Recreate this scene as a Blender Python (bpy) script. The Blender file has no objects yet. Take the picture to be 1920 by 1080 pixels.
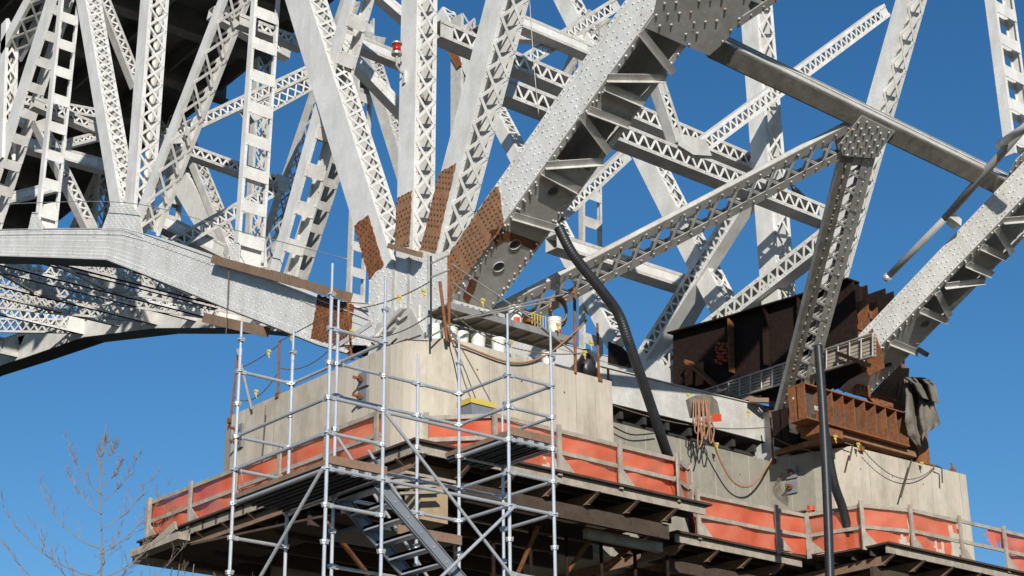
import bpy, math, random
from mathutils import Vector as V, Matrix, noise as mnoise
random.seed(7)
# ------------------------------------------------------------------ camera, light, exposure
S = bpy.context.scene
COL = S.collection
CAMP = V((0, 0, 1.6)); FPX = 3293.0
def _axes():
    Zc = V((-98, 8340, -FPX)).normalized()
    fw = V((0, 0, -1)); fw = (fw - Zc * Zc.dot(fw)).normalized()
    rt = fw.cross(Zc); r = math.radians(49.5)
    Xc = rt * math.sin(r) + fw * math.cos(r)
    return Xc, Zc.cross(Xc), Zc
XC, YC, ZC = _axes()
R3 = Matrix((XC, YC, ZC))            # world <- camera
cam_d = bpy.data.cameras.new('camera'); cam = bpy.data.objects.new('camera', cam_d); COL.objects.link(cam)
cam_d.sensor_width = 36; cam_d.lens = FPX / 1920 * 36; cam_d.clip_end = 5000; cam_d.clip_start = 0.1
cam.matrix_world = Matrix.Translation(CAMP) @ R3.to_4x4()
S.camera = cam
SUN = V((-0.54, -0.775, 0.33)).normalized()
w = bpy.data.worlds.new('World'); S.world = w; w.use_nodes = True
nt = w.node_tree; bg = nt.nodes['Background']
sky = nt.nodes.new('ShaderNodeTexSky'); sky.sky_type = 'NISHITA'; sky.sun_disc = False
sky.sun_elevation = math.asin(SUN.z); sky.sun_rotation = math.atan2(SUN.x, SUN.y)
sky.air_density = 1.0; sky.dust_density = 0.0; sky.ozone_density = 4.0
hs = nt.nodes.new('ShaderNodeHueSaturation'); hs.inputs['Saturation'].default_value = 1.2; hs.inputs['Value'].default_value = .97
nt.links.new(sky.outputs[0], hs.inputs['Color']); nt.links.new(hs.outputs[0], bg.inputs[0]); bg.inputs[1].default_value = 0.10
sl = bpy.data.lights.new('sun', 'SUN'); sl.energy = 5.0; sl.angle = math.radians(0.5); sl.color = (1.0, 0.945, 0.86)
so = bpy.data.objects.new('sun', sl); COL.objects.link(so); so.rotation_euler = SUN.to_track_quat('Z', 'Y').to_euler()
S.view_settings.view_transform = 'Standard'; S.view_settings.look = 'None'; S.view_settings.gamma = 1
S.view_settings.exposure = 0.06

# ------------------------------------------------------------------ survey helpers: where a sight line meets a known plane
def ray(u, v): return R3 @ V(((u - 960) / FPX, -(v - 540) / FPX, -1))
def ox(u, v, x): r = ray(u, v); return CAMP + r * ((x - CAMP.x) / r.x)
def oy(u, v, y): r = ray(u, v); return CAMP + r * ((y - CAMP.y) / r.y)
def oz(u, v, z): r = ray(u, v); return CAMP + r * ((z - CAMP.z) / r.z)
def pln(p0, n): return lambda u, v: CAMP + ray(u, v) * ((p0 - CAMP).dot(n) / ray(u, v).dot(n))
XA = 22.16; W = 12.35; XB = XA + W
EX, EY, EZ = V((1, 0, 0)), V((0, 1, 0)), V((0, 0, 1))

# ------------------------------------------------------------------ materials
def mat(name, base, rough=.6, metal=0, dark=None, dscale=1.2, damt=.5, rust=0, rustcol=(.20, .055, .015), streak=False, bump=.0, bscale=30, spec=.4, fine=None, blot=None):
    m = bpy.data.materials.new(name); m.use_nodes = True; n = m.node_tree.nodes; l = m.node_tree.links
    b = n['Principled BSDF']; b.inputs['Roughness'].default_value = rough; b.inputs['Metallic'].default_value = metal
    b.inputs['Specular IOR Level'].default_value = spec
    g = n.new('ShaderNodeNewGeometry')
    mp = n.new('ShaderNodeMapping'); l.new(g.outputs['Position'], mp.inputs[0])
    mp.inputs['Scale'].default_value = (1, 1, .07) if streak else (1, 1, 1)
    col = None
    def noise(sc, det=6, src=mp, ro=.6):
        t = n.new('ShaderNodeTexNoise'); t.inputs['Scale'].default_value = sc; t.inputs['Detail'].default_value = det; t.inputs['Roughness'].default_value = ro
        l.new(src.outputs[0], t.inputs[0]); return t
    def ramp(t, a, c):
        r = n.new('ShaderNodeMapRange'); r.inputs[1].default_value = a; r.inputs[2].default_value = c; l.new(t.outputs[0], r.inputs[0]); return r
    def mix(fac, A, B):
        x = n.new('ShaderNodeMix'); x.data_type = 'RGBA'
        if isinstance(fac, float): x.inputs[0].default_value = fac
        else: l.new(fac.outputs[0], x.inputs[0])
        for i, c in ((6, A), (7, B)):
            if isinstance(c, tuple): x.inputs[i].default_value = (*c, 1)
            else: l.new(c, x.inputs[i])
        return x.outputs[2]
    col = base
    if dark:
        r = ramp(noise(dscale), .35, .75); k = n.new('ShaderNodeMath'); k.operation = 'MULTIPLY'; k.inputs[1].default_value = damt; l.new(r.outputs[0], k.inputs[0])
        col = mix(k, col, dark)
    if fine:
        r = ramp(noise(fine[0], 8), .35, .65); k = n.new('ShaderNodeMath'); k.operation = 'MULTIPLY'; k.inputs[1].default_value = fine[2]; l.new(r.outputs[0], k.inputs[0])
        col = mix(k, col, fine[1])
    if blot:
        m2 = n.new('ShaderNodeMapping'); l.new(g.outputs['Position'], m2.inputs[0]); m2.inputs['Scale'].default_value = (1, 1, blot[3])
        r = ramp(noise(blot[0], 9, m2, .7), .46, .72); k = n.new('ShaderNodeMath'); k.operation = 'MULTIPLY'; k.inputs[1].default_value = blot[2]; l.new(r.outputs[0], k.inputs[0])
        col = mix(k, col, blot[1])
    if rust:
        r = ramp(noise(2.3, 10, g, .75), .74 - rust, .80 - rust)
        col = mix(r, col, rustcol)
    if isinstance(col, tuple): b.inputs['Base Color'].default_value = (*col, 1)
    else: l.new(col, b.inputs['Base Color'])
    if bump:
        t = noise(bscale, 5); bm = n.new('ShaderNodeBump'); bm.inputs['Strength'].default_value = bump; bm.inputs['Distance'].default_value = .02
        l.new(t.outputs[0], bm.inputs['Height']); l.new(bm.outputs[0], b.inputs['Normal'])
    return m
PAINT = mat('weathered_white_paint', (.76, .755, .73), .5, 0, (.52, .51, .48), 1.6, .7, .072, fine=(16, (.50, .46, .40), .33), bump=.12, bscale=9, blot=(2.4, (.46, .43, .37), .6, .25))
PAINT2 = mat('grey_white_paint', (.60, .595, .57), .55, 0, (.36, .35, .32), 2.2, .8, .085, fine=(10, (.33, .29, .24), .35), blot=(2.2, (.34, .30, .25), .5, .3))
RIVR = mat('rust_bled_rivet', (.40, .27, .18), .7)
DKR = mat('dark_rust_rivet', (.085, .032, .015), .8)
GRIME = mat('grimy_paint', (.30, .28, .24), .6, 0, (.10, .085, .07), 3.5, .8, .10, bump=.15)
RUST = mat('red_rust', (.22, .072, .026), .85, 0, (.085, .035, .02), 3.4, .9, fine=(11, (.32, .17, .085), .5), bump=.35, bscale=25, spec=.2)
RUSTD = mat('shadow_dark_rust', (.012, .009, .008), .85, 0, (.008, .007, .006), 2.0, .9, fine=(9, (.09, .028, .012), .22), bump=.3, bscale=20, spec=.2)  # rust with the deep girder's shadow put into its colour
RUSTB = mat('brown_primer_rust', (.30, .13, .05), .8, 0, (.13, .055, .03), 3.2, .9, fine=(12, (.30, .24, .17), .5), bump=.3, bscale=25, spec=.25)
RUSTP = mat('grey_rust_stain', (.10, .085, .07), .8, 0, (.05, .035, .025), 3, .8, .2, spec=.2)
CONC = mat('board_formed_concrete', (.50, .45, .365), .85, 0, (.36, .32, .25), 3.0, .8, fine=(19, (.60, .54, .45), .45), streak=True, blot=(1.1, (.25, .21, .16), .75, .55), bump=.25, bscale=6, spec=.2)
CONCD = mat('grey_concrete', (.27, .255, .21), .85, 0, (.17, .16, .13), 1.3, .7, fine=(5, (.36, .33, .27), .35), bump=.2, bscale=8, spec=.2)
WOOD = mat('weathered_timber', (.45, .40, .33), .8, 0, (.20, .165, .13), 3.5, .8, fine=(25, (.16, .12, .09), .4), bump=.3, bscale=22, spec=.2)
WOODB = mat('brown_timber', (.24, .15, .10), .8, 0, (.13, .075, .045), 3, .8, fine=(20, (.33, .25, .18), .35), bump=.3, bscale=20, spec=.2)
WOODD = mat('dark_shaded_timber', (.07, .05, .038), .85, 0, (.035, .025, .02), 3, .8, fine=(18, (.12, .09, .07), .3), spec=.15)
PLY = mat('plywood_sheet', (.42, .31, .19), .75, 0, (.27, .19, .11), 5, .7, fine=(30, (.20, .14, .08), .3), spec=.2)
GALV = mat('galvanised_tube', (.60, .61, .62), .36, .5, (.38, .385, .39), 3.5, .7, fine=(30, (.74, .76, .79), .4), spec=.5)
ALU = mat('dull_aluminium', (.46, .45, .42), .5, .5, (.26, .24, .21), 4, .7, fine=(20, (.2, .17, .14), .35))
DECKM = mat('steel_deck_underside', (.10, .105, .11), .6, .4, (.05, .05, .05), 4, .6)
STRM = mat('stair_steel', (.25, .27, .30), .5, .3, (.17, .18, .2), 4, .6)
DUCT = mat('black_ribbed_plastic', (.018, .019, .021), .42, 0, (.045, .045, .047), 6, .5)
SHADE = mat('shade_dark_underside', (.045, .043, .04), .8, 0, (.022, .021, .02), 1.5, .7, .1, spec=.2)  # shade of the undersides put into a near-black colour
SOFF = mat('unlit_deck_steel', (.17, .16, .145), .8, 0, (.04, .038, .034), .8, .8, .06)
TARPM = mat('dusty_tarpaulin', (.19, .17, .14), .9, 0, (.075, .065, .055), 3, .8, fine=(14, (.19, .17, .14), .5), bump=.5, bscale=9, spec=.15)
BKT = mat('white_bucket_plastic', (.74, .72, .66), .45, 0, (.60, .56, .50), 5, .5)
RED = mat('orange_red_label', (.55, .06, .02), .6)
BOLTR = mat('orange_primer', (.42, .085, .03), .7, 0, (.2, .05, .02), 20, .8)
PIPEM = mat('dull_grey_pipe', (.33, .335, .33), .6, 0, (.22, .22, .21), 4, .6)
YEL = mat('yellow_tape', (.55, .42, .09), .6)
HOSE = mat('tan_hose', (.36, .19, .11), .6, 0, (.18, .09, .05), 8, .6)
ROPE = mat('dull_rope', (.16, .12, .09), .9)
BLK = mat('black_rubber', (.02, .02, .022), .35)
GLS = bpy.data.materials.new('red_beacon_glass'); GLS.use_nodes = True
_b = GLS.node_tree.nodes['Principled BSDF']; _b.inputs['Base Color'].default_value = (.35, .015, .008, 1); _b.inputs['Roughness'].default_value = .12
GND = mat('rough_ground', (.06, .052, .038), .95, 0, (.03, .03, .02), .15, .8, fine=(2, (.08, .07, .05), .5))
BARK = mat('grey_bark', (.26, .20, .15), .9, 0, (.12, .095, .07), 4, .7)
def netmat():
    m = bpy.data.materials.new('orange_debris_netting'); m.use_nodes = True; n = m.node_tree.nodes; l = m.node_tree.links
    n.remove(n['Principled BSDF']); out = n['Material Output']
    g = n.new('ShaderNodeNewGeometry')
    t = n.new('ShaderNodeTexNoise'); t.inputs['Scale'].default_value = 1.3; t.inputs['Detail'].default_value = 5; l.new(g.outputs['Position'], t.inputs[0])
    mx = n.new('ShaderNodeMix'); mx.data_type = 'RGBA'; mx.inputs[6].default_value = (.70, .135, .065, 1); mx.inputs[7].default_value = (.74, .23, .145, 1)
    r = n.new('ShaderNodeMapRange'); r.inputs[1].default_value = .42; r.inputs[2].default_value = .68; l.new(t.outputs[0], r.inputs[0]); l.new(r.outputs[0], mx.inputs[0])
    d = n.new('ShaderNodeBsdfDiffuse'); tr = n.new('ShaderNodeBsdfTranslucent'); tp = n.new('ShaderNodeBsdfTransparent')
    l.new(mx.outputs[2], d.inputs[0]); l.new(mx.outputs[2], tr.inputs[0])
    a = n.new('ShaderNodeMixShader'); a.inputs[0].default_value = .35; l.new(d.outputs[0], a.inputs[1]); l.new(tr.outputs[0], a.inputs[2])
    mp = n.new('ShaderNodeMapping'); l.new(g.outputs['Position'], mp.inputs[0]); mp.inputs['Scale'].default_value = (22, 22, 22)
    ck = n.new('ShaderNodeTexNoise'); ck.inputs['Scale'].default_value = 3; l.new(mp.outputs[0], ck.inputs[0])
    r2 = n.new('ShaderNodeMapRange'); r2.inputs[1].default_value = .40; r2.inputs[2].default_value = .62; r2.inputs[4].default_value = .16; l.new(ck.outputs[0], r2.inputs[0])
    bb = n.new('ShaderNodeMixShader'); l.new(r2.outputs[0], bb.inputs[0]); l.new(a.outputs[0], bb.inputs[1]); l.new(tp.outputs[0], bb.inputs[2])
    l.new(bb.outputs[0], out.inputs[0]); return m
NET = netmat()

# ------------------------------------------------------------------ mesh builder
class MB:
    def __init__(s): s.v = []; s.f = []; s.m = []; s.mi = 0
    def hexa(s, p):                     # 8 points: bottom ring 0-3, top ring 4-7
        b = len(s.v); s.v += [tuple(q) for q in p]
        for f in ((3, 2, 1, 0), (4, 5, 6, 7), (0, 1, 5, 4), (1, 2, 6, 5), (2, 3, 7, 6), (3, 0, 4, 7)):
            s.f.append(tuple(b + i for i in f)); s.m.append(s.mi)
        return s
    def beam(s, a, b, w, h, up=EZ):     # w along side, h along up
        a = V(a); b = V(b); d = (b - a)
        if d.length < 1e-5: return s
        d.normalize(); sd = d.cross(up)
        if sd.length < 1e-4: sd = d.cross(EX)
        sd.normalize(); u = sd.cross(d); sd *= w / 2; u = u * (h / 2)
        return s.hexa([a - sd - u, a + sd - u, b + sd - u, b - sd - u, a - sd + u, a + sd + u, b + sd + u, b - sd + u])
    def box(s, c, x, y, z):
        c = V(c); return s.beam(c - EX * x / 2, c + EX * x / 2, y, z)
    def bx(s, x0, x1, y0, y1, z0, z1): return s.box(((x0 + x1) / 2, (y0 + y1) / 2, (z0 + z1) / 2), x1 - x0, y1 - y0, z1 - z0)
    def poly(s, pts, t):                # prism: planar polygon extruded by vector t
        n = len(pts); b = len(s.v); pts = [V(p) for p in pts]
        nm = V((0, 0, 0))
        for i in range(n): nm += pts[i].cross(pts[(i + 1) % n])
        if nm.dot(t) > 0: pts = pts[::-1]
        s.v += [tuple(p) for p in pts] + [tuple(p + t) for p in pts]
        s.f.append(tuple(b + i for i in range(n))); s.f.append(tuple(b + n + i for i in reversed(range(n)))); s.m += [s.mi] * 2
        for i in range(n):
            j = (i + 1) % n; s.f.append((b + j, b + i, b + n + i, b + n + j)); s.m.append(s.mi)
        return s
    def tube(s, pts, r, k=8, cap=True, rf=None):
        pts = [V(p) for p in pts]; n = len(pts); b = len(s.v); ref = None
        for i, p in enumerate(pts):
            d = (pts[min(i + 1, n - 1)] - pts[max(i - 1, 0)]).normalized()
            if ref is None: ref = d.cross(EZ) if abs(d.z) < .95 else d.cross(EX)
            ref = (ref - d * ref.dot(d)).normalized(); q = d.cross(ref)
            rr = rf(i) if rf else (r[i] if isinstance(r, (list, tuple)) else r)
            for j in range(k):
                a = 2 * math.pi * j / k; s.v.append(tuple(p + (ref * math.cos(a) + q * math.sin(a)) * rr))
        for i in range(n - 1):
            for j in range(k):
                x = b + i * k + j; y = b + i * k + (j + 1) % k; s.f.append((x, y, y + k, x + k)); s.m.append(s.mi)
        if cap:
            s.f.append(tuple(b + j for j in reversed(range(k)))); s.f.append(tuple(b + (n - 1) * k + j for j in range(k))); s.m += [s.mi] * 2
        return s
    def rivet(s, p, n, r=.026, h=.02):
        q_ = random.uniform(.85, 1.08); r *= q_; h *= q_; mi0 = s.mi
        if random.random() < .06: s.mi = 1
        n = n.normalized(); a = n.cross(EZ) if abs(n.z) < .9 else n.cross(EX); a.normalize(); c = n.cross(a); b = len(s.v)
        for rr, hh in ((r, 0), (r * .66, h)):
            for j in range(6):
                t = j * math.pi / 3; s.v.append(tuple(p + a * math.cos(t) * rr + c * math.sin(t) * rr + n * hh))
        for j in range(6):
            k = (j + 1) % 6; s.f.append((b + j, b + k, b + 6 + k, b + 6 + j)); s.m.append(s.mi)
        s.f.append(tuple(b + 6 + j for j in range(6))); s.m.append(s.mi); s.mi = mi0
        return s
    def sheet(s, grid):                 # grid of points -> quads
        b = len(s.v); R = len(grid); C = len(grid[0])
        for r in grid: s.v += [tuple(p) for p in r]
        for i in range(R - 1):
            for j in range(C - 1):
                x = b + i * C + j; s.f.append((x, x + 1, x + C + 1, x + C)); s.m.append(s.mi)
        return s
    def build(s, name, mats, parent=None, smooth=False):
        if not s.v: return None
        me = bpy.data.meshes.new(name); me.from_pydata(s.v, [], s.f)
        mats = mats if isinstance(mats, (list, tuple)) else [mats]
        mats = list(mats) + [RIVR] * (max(s.m) >= len(mats))
        for m in mats: me.materials.append(m)
        me.polygons.foreach_set('material_index', s.m)
        if smooth: me.polygons.foreach_set('use_smooth', [True] * len(s.f))
        me.update(); o = bpy.data.objects.new(name, me); COL.objects.link(o)
        if parent: o.parent = parent
        return o
def tag(o, label, cat=None, group=None):
    o['label'] = label
    if cat: o['category'] = cat
    if group: o['group'] = group
    return o
def empty(name, loc=(0, 0, 0)):         # thing root; parts keep world coordinates through the inverse matrix
    o = bpy.data.objects.new(name, None); COL.objects.link(o); o.location = loc; o.empty_display_size = .2
    return o
def under(root, *obs):
    for o in obs:
        if o: o.parent = root; o.matrix_parent_inverse = Matrix.Translation(-V(root.location))
def part(mb, name, m, root, label=None, smooth=False):
    o = mb.build(name, m, None, smooth)
    if o is None: return None
    if root.type == 'EMPTY': under(root, o)
    else: o.parent = root
    if label: o['label'] = label
    return o

def pieces(mb, name, m, root):          # every loose piece becomes a part of its own
    par = list(range(len(mb.v)))
    def fd(i):
        while par[i] != i: par[i] = par[par[i]]; i = par[i]
        return i
    for f in mb.f:
        for j in f[1:]: par[fd(j)] = fd(f[0])
    gr = {}
    for f, mi in zip(mb.f, mb.m): gr.setdefault(fd(f[0]), []).append((f, mi))
    out = None
    for fs in gr.values():
        q = MB(); mp = {}
        for f, mi in fs:
            for j in f:
                if j not in mp: mp[j] = len(q.v); q.v.append(mb.v[j])
            q.f.append(tuple(mp[j] for j in f)); q.m.append(mi)
        out = part(q, name, m, root)
    return out
# ------------------------------------------------------------------ ground (reaches the horizon, below the picture)
g = MB().poly([V((-1500, -1500, 0)), V((2500, -1500, 0)), V((2500, 2500, 0)), V((-1500, 2500, 0))], V((0, 0, -.5))).build('ground', GND)
g['kind'] = 'structure'

# ================================================================== THE BRIDGE
bridge = empty('steel_arch_bridge', (XA + 6, 30, 14.3))
tag(bridge, 'riveted off-white steel truss arch bridge with lattice posts rising from its concrete pier', 'bridge')

def rivline(mb, a, b, n, pitch, r=.026, m=.06, skip=None):
    L = (b - a).length; k = max(1, int((L - 2 * m) / pitch)); d = (b - a) / L
    for i in range(k + 1):
        p = a + d * (m + i * (L - 2 * m) / k)
        if skip and skip(p): continue
        mb.rivet(p, n, r, r * .75)
def quad(pf, L0, R0, L1, R1):
    a, b, c, d = pf(*L0), pf(*R0), pf(*L1), pf(*R1)
    P0 = (a + b) / 2; P1 = (c + d) / 2; ax = (P1 - P0).normalized()
    wv = ((b - a) - ax * (b - a).dot(ax)); wv2 = ((d - c) - ax * (d - c).dot(ax))
    return P0, P1, wv.length, wv2.length, (wv + wv2).normalized()
def lacing(mb, a, b, sv, tv, T, kind, pitch, bw=.075, th=.014, up=None):
    if kind == 'N': return
    """bars on the side plane through a,b spanned by axis and tv (0..T), lying at sv outward"""
    L = (b - a).length; d = (b - a) / L; i0, i1 = .05, T - .05
    if kind == 'X' or kind == 'Z':
        n = max(1, round(L / pitch)); p = L / n
        for i in range(n):
            s0 = a + d * (p * i); s1 = a + d * (p * (i + 1))
            if kind == 'X':
                mb.beam(s0 + tv * i0, s1 + tv * i1, bw, th, sv); mb.beam(s0 + tv * i1 + sv * .012, s1 + tv * i0 + sv * .012, bw, th, sv)
            else:
                q = (s0 + s1) / 2
                mb.beam(s0 + tv * i0, q + tv * i1, bw, th, sv); mb.beam(q + tv * i1 + sv * .004, s1 + tv * i0 + sv * .004, bw, th, sv)
    elif kind == 'B':
        n = max(1, round(L / pitch)); p = L / n; h = p * .36
        for i in range(n):
            c = a + d * (p * (i + .5)) + tv * (T / 2)
            mb.beam(c - d * h / 2, c + d * h / 2, T - .04, th, sv)
            for q in (-.4, .4):
                for e in (-.38, .38): mb.rivet(c + d * h * q + tv * (T * e) + sv * th / 2, sv, .022, .016)
    elif kind == 'P':
        mb.beam(a + tv * T / 2, b + tv * T / 2, T - .02, th, sv)
def member(name, P0, P1, w, wv, tv, T, lace='X', pitch=None, rp=.17, rows=2, m=PAINT, lm=None, e0=0, e1=0, w1=None, skip=None, label=None, lbw=.075, rr=.026):
    """box member: two web plates (front one through P0,P1), laced on its two narrow sides"""
    w1 = w1 or w; ax = (P1 - P0).normalized(); L = (P1 - P0).length; pitch = pitch or T * .95
    mb = MB(); th = .025
    def plate(o0, o1):
        mb.poly([P0 - wv * w / 2 + tv * o0, P0 + wv * w / 2 + tv * o0, P1 + wv * w1 / 2 + tv * o0, P1 - wv * w1 / 2 + tv * o0], tv * (o1 - o0))
    plate(0, th); plate(T - th, T)
    la = MB()
    for sg in (-1, 1):
        sv = wv * sg; a = P0 + sv * (w / 2); b = P1 + sv * (w1 / 2)
        if lace == 'B1' and sv.dot(CAMP - (a + b) / 2) < 0: continue
        lg = .085 if lace in ('B', 'B1') else .12
        for t0, t1 in ((th, lg), (T - lg, T - th)):
            mb.poly([a + tv * t0 - sv * .018, a + tv * t1 - sv * .018, b + tv * t1 - sv * .018, b + tv * t0 - sv * .018], sv * .02)
        aa = a + ax * e0 + sv * .012; bb = b - ax * e1 + sv * .012
        lacing(mb if lace in ('B', 'B1') else la, aa, bb, sv, tv, T, 'B' if lace == 'B1' else lace, pitch, lbw)
        if e0: lacing(mb, a + sv * .008, a + ax * e0 + sv * .008, sv, tv, T, 'P', 1)
        if e1: lacing(mb, b + sv * .008, b - ax * e1 + sv * .008, sv, tv, T, 'P', 1)
        if sv.dot(CAMP - (a + b) / 2) > 0 and rows:
            for t0 in (.075, T - .075): rivline(mb, a + tv * t0 + sv * .002, b + tv * t0 + sv * .002, sv, pitch / 2, rr * .85)
    if rows and -tv.dot(CAMP - P0) < 0:
        for k in range(rows):
            f = (k / (rows - 1) - .5) if rows > 1 else 0
            a = P0 + wv * (f * (w - .1)); b = P1 + wv * (f * (w1 - .1)); q = rp if k in (0, rows - 1) else rp * 1.8
            off = ax * (rp / 2 if k % 2 else 0)
            rivline(mb, a + off, b, -tv, q, rr, skip=skip)
    o = part(mb, name, m, bridge, label)
    part(la, 'lacing', lm or m, o)
    return o
def mpx(name, pf, L0, R0, L1, R1, tv, T, **k):
    P0, P1, w0, w1, wv = quad(pf, L0, R0, L1, R1); dx = k.pop('dx', 0); e = k.pop('ext', 0)
    avg = (w0 + w1) / 2
    P0 = P0 + EX * dx; P1 = P1 + EX * dx; P1 = P1 + (P1 - P0).normalized() * e
    return member(name, P0, P1, avg, wv, tv, T, **k)
def strut(name, P0, P1, wv, w, tv, T, kind='Z', bw=.12, pitch=None, m=PAINT2, e=0.4, rp=.3, label=None, front=-1, rr=.024, soot=False):
    """laced strut: solid side walls, laced front (-tv side) and back faces between edge bands"""
    ax = (P1 - P0).normalized(); mb = MB(); la = MB(); pitch = pitch or w * .8
    for sg in (-1, 1):
        c = wv * (sg * w / 2)
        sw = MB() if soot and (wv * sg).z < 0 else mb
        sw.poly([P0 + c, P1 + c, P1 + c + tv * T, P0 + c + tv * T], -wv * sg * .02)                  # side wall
        if sw is not mb: shade_mb = sw
        for t0 in (0, T - .016):
            mb.poly([P0 + c + tv * (t0 - .006 if t0 == 0 else t0 + .006), P1 + c + tv * (t0 - .006 if t0 == 0 else t0 + .006), P1 + c - wv * sg * bw + tv * (t0 - .006 if t0 == 0 else t0 + .006), P0 + c - wv * sg * bw + tv * (t0 - .006 if t0 == 0 else t0 + .006)], tv * .016)
        rivline(mb, P0 + c - wv * sg * bw * .5 - tv * .006, P1 + c - wv * sg * bw * .5 - tv * .006, -tv, rp, rr)
    for t0 in (.012, T - .02):
        a = P0 + ax * e - wv * (w / 2 - bw * .2) + tv * t0; b = P1 - ax * e - wv * (w / 2 - bw * .2) + tv * t0
        lacing(la, a, b, -tv, wv, w - bw * .4, kind, pitch, .065, .012)
        if e:
            for q0, q1 in ((P0, P0 + ax * e), (P1 - ax * e, P1)):
                mb.poly([q0 - wv * (w / 2 - .02) + tv * (t0 + .008), q0 + wv * (w / 2 - .02) + tv * (t0 + .008), q1 + wv * (w / 2 - .02) + tv * (t0 + .008), q1 - wv * (w / 2 - .02) + tv * (t0 + .008)], tv * .008)
    o = part(mb, name, m, bridge, label); part(la, 'lacing', PAINT if m is PAINT2 and not soot else m, o)
    if soot: part(shade_mb, 'bottom_plate', SHADE, o)  # downward wall coloured dark to carry its shade
    return o
pA = lambda u, v: ox(u, v, XA)
pB = lambda u, v: ox(u, v, XB)

# ---- rust patches: stripped ends of members, drawn as outlines on the truss face
def inpoly(p, poly):
    c = False; x, y = p; n = len(poly)
    for i in range(n):
        (x0, y0), (x1, y1) = poly[i], poly[(i + 1) % n]
        if (y0 > y) != (y1 > y) and x < (x1 - x0) * (y - y0) / (y1 - y0) + x0: c = not c
    return c
PATCH = {'M8': [(665, 423), (691, 403), (720, 497), (715, 512), (694, 530)], 'M9': [(745, 372), (773, 357), (768, 462), (741, 462)],
         'M10': [(824, 324), (856, 306), (817, 475), (788, 470)], 'M11': [(927, 352), (936, 350), (946, 422), (842, 562), (840, 480), (896, 398)],
         'G': [(597, 552), (664, 572), (656, 655), (583, 635)]}
PW = {k: [(pA(*q).y, pA(*q).z) for q in v] for k, v in PATCH.items()}
def skipA(p): return any(inpoly((p.y, p.z), q) for q in PW.values())
def jag(pts, amp=.05):
    out = []
    for i in range(len(pts)):
        a, b = pts[i], pts[(i + 1) % len(pts)]; L = math.hypot(b[0] - a[0], b[1] - a[1]); n = max(1, int(L / .06))
        for k in range(n):
            t = k / n; e = amp if k else 0
            out.append((a[0] + (b[0] - a[0]) * t + random.uniform(-e, e), a[1] + (b[1] - a[1]) * t + random.uniform(-e, e)))
    return out
def patch(key, host, axis, pitch=.125, m=RUST, jg=.018):
    mb = MB(); pts = jag(PW[key], jg); x = XA - .016
    mb.poly([V((x, y, z)) for y, z in pts], EX * .012)
    ax = V((0, axis[0], axis[1])).normalized(); pv = V((0, -ax.z, ax.y))
    c = V((x, sum(p[0] for p in pts) / len(pts), sum(p[1] for p in pts) / len(pts)))
    for i in range(-40, 41):
        for j in range(-20, 21):
            if i % 7 == 3: continue
            p = c + ax * (i * pitch) + pv * (j * pitch + (pitch / 2 if i % 2 else 0))
            if inpoly((p.y, p.z), PW[key]): mb.mi = 1; mb.rivet(p, -EX, .026, .019); mb.mi = 0
    part(mb, 'rusted_patch', [m, DKR], host, 'section stripped bare to orange brown rust')

# ---- truss A (near) web members on their traced faces, and the same members in truss B
def ax_of(P0, P1): return ((P1 - P0).y, (P1 - P0).z)
defs = [  # name, L0,R0,L1,R1 (pixels on the near face), T, lace, pitch, rows, ext, e0
 ('diagonal_post', (693, 530), (742, 500), (537, 0), (577, 0), .66, 'X', .50, 4, 4, .0, 'M8'),
 ('vertical_post', (742, 500), (772, 500), (752, 0), (782, 0), .62, 'X', .62, 3, 4, .0, 'M9'),
 ('diagonal_post', (785, 480), (818, 480), (910, 0), (943, 0), .70, 'X', .62, 3, 4, .0, 'M10'),
 ('diagonal_post', (207, 400), (226, 400), (140, 0), (158, 0), .62, 'X', .42, 2, 4, .0, ''),
 ('vertical_post', (229, 400), (246, 400), (260, 0), (277, 0), .68, 'X', .62, 2, 4, .0, ''),
 ('diagonal_post', (240, 425), (252, 425), (405, 0), (416, 0), .80, 'X', .95, 0, 4, .0, ''),
 ('vertical_post', (433, 480), (441, 480), (467, 0), (474, 0), .82, 'B1', .98, 2, 4, .0, ''),
 ('vertical_post', (60, 425), (67, 425), (106, 0), (112, 0), .68, 'B1', 1.05, 1, 4, .0, ''),
 ('diagonal_post', (484, 560), (500, 560), (640, 0), (656, 0), .62, 'B', .95, 1, 3, .0, ''),
 ('diagonal_post', (-52, 420), (-34, 420), (82, 0), (98, 0), .66, 'B', .95, 1, 3, .0, '')]
posts = {}
OFF = {'M8': 0, 'M9': .004, 'M10': .008}
for ii, (nm, L0, R0, L1, R1, T, lc, pt, rows, ext, e0, key) in enumerate(defs):
    lab = {'M8': 'wide riveted diagonal post with a rust patch at its foot', 'M9': 'upright lattice post over the pier with a rust patch at its foot',
           'M10': 'lattice post leaning right with a rust patch at its foot'}.get(key)
    o = mpx(nm, pA, L0, R0, L1, R1, EX, T, lace=lc, pitch=pt, rows=rows, rp=.15, ext=ext, skip=skipA if key else None, label=lab, dx=OFF.get(key, .034 + .005 * ii))
    if key:
        a, b, _, _, _ = quad(pA, L0, R0, L1, R1); patch(key, o, ax_of(a, b), m=RUSTB if key != 'M8' else RUST)
    posts[key or L0] = o
    if key not in ('M10', 'M9', 'M8') and L0[0] != 484:
        mpx(nm, pA, L0, R0, L1, R1, EX, T, lace=lc, pitch=pt, rows=0, ext=ext, dx=W + .036 + .005 * ii, m=PAINT2)
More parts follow.
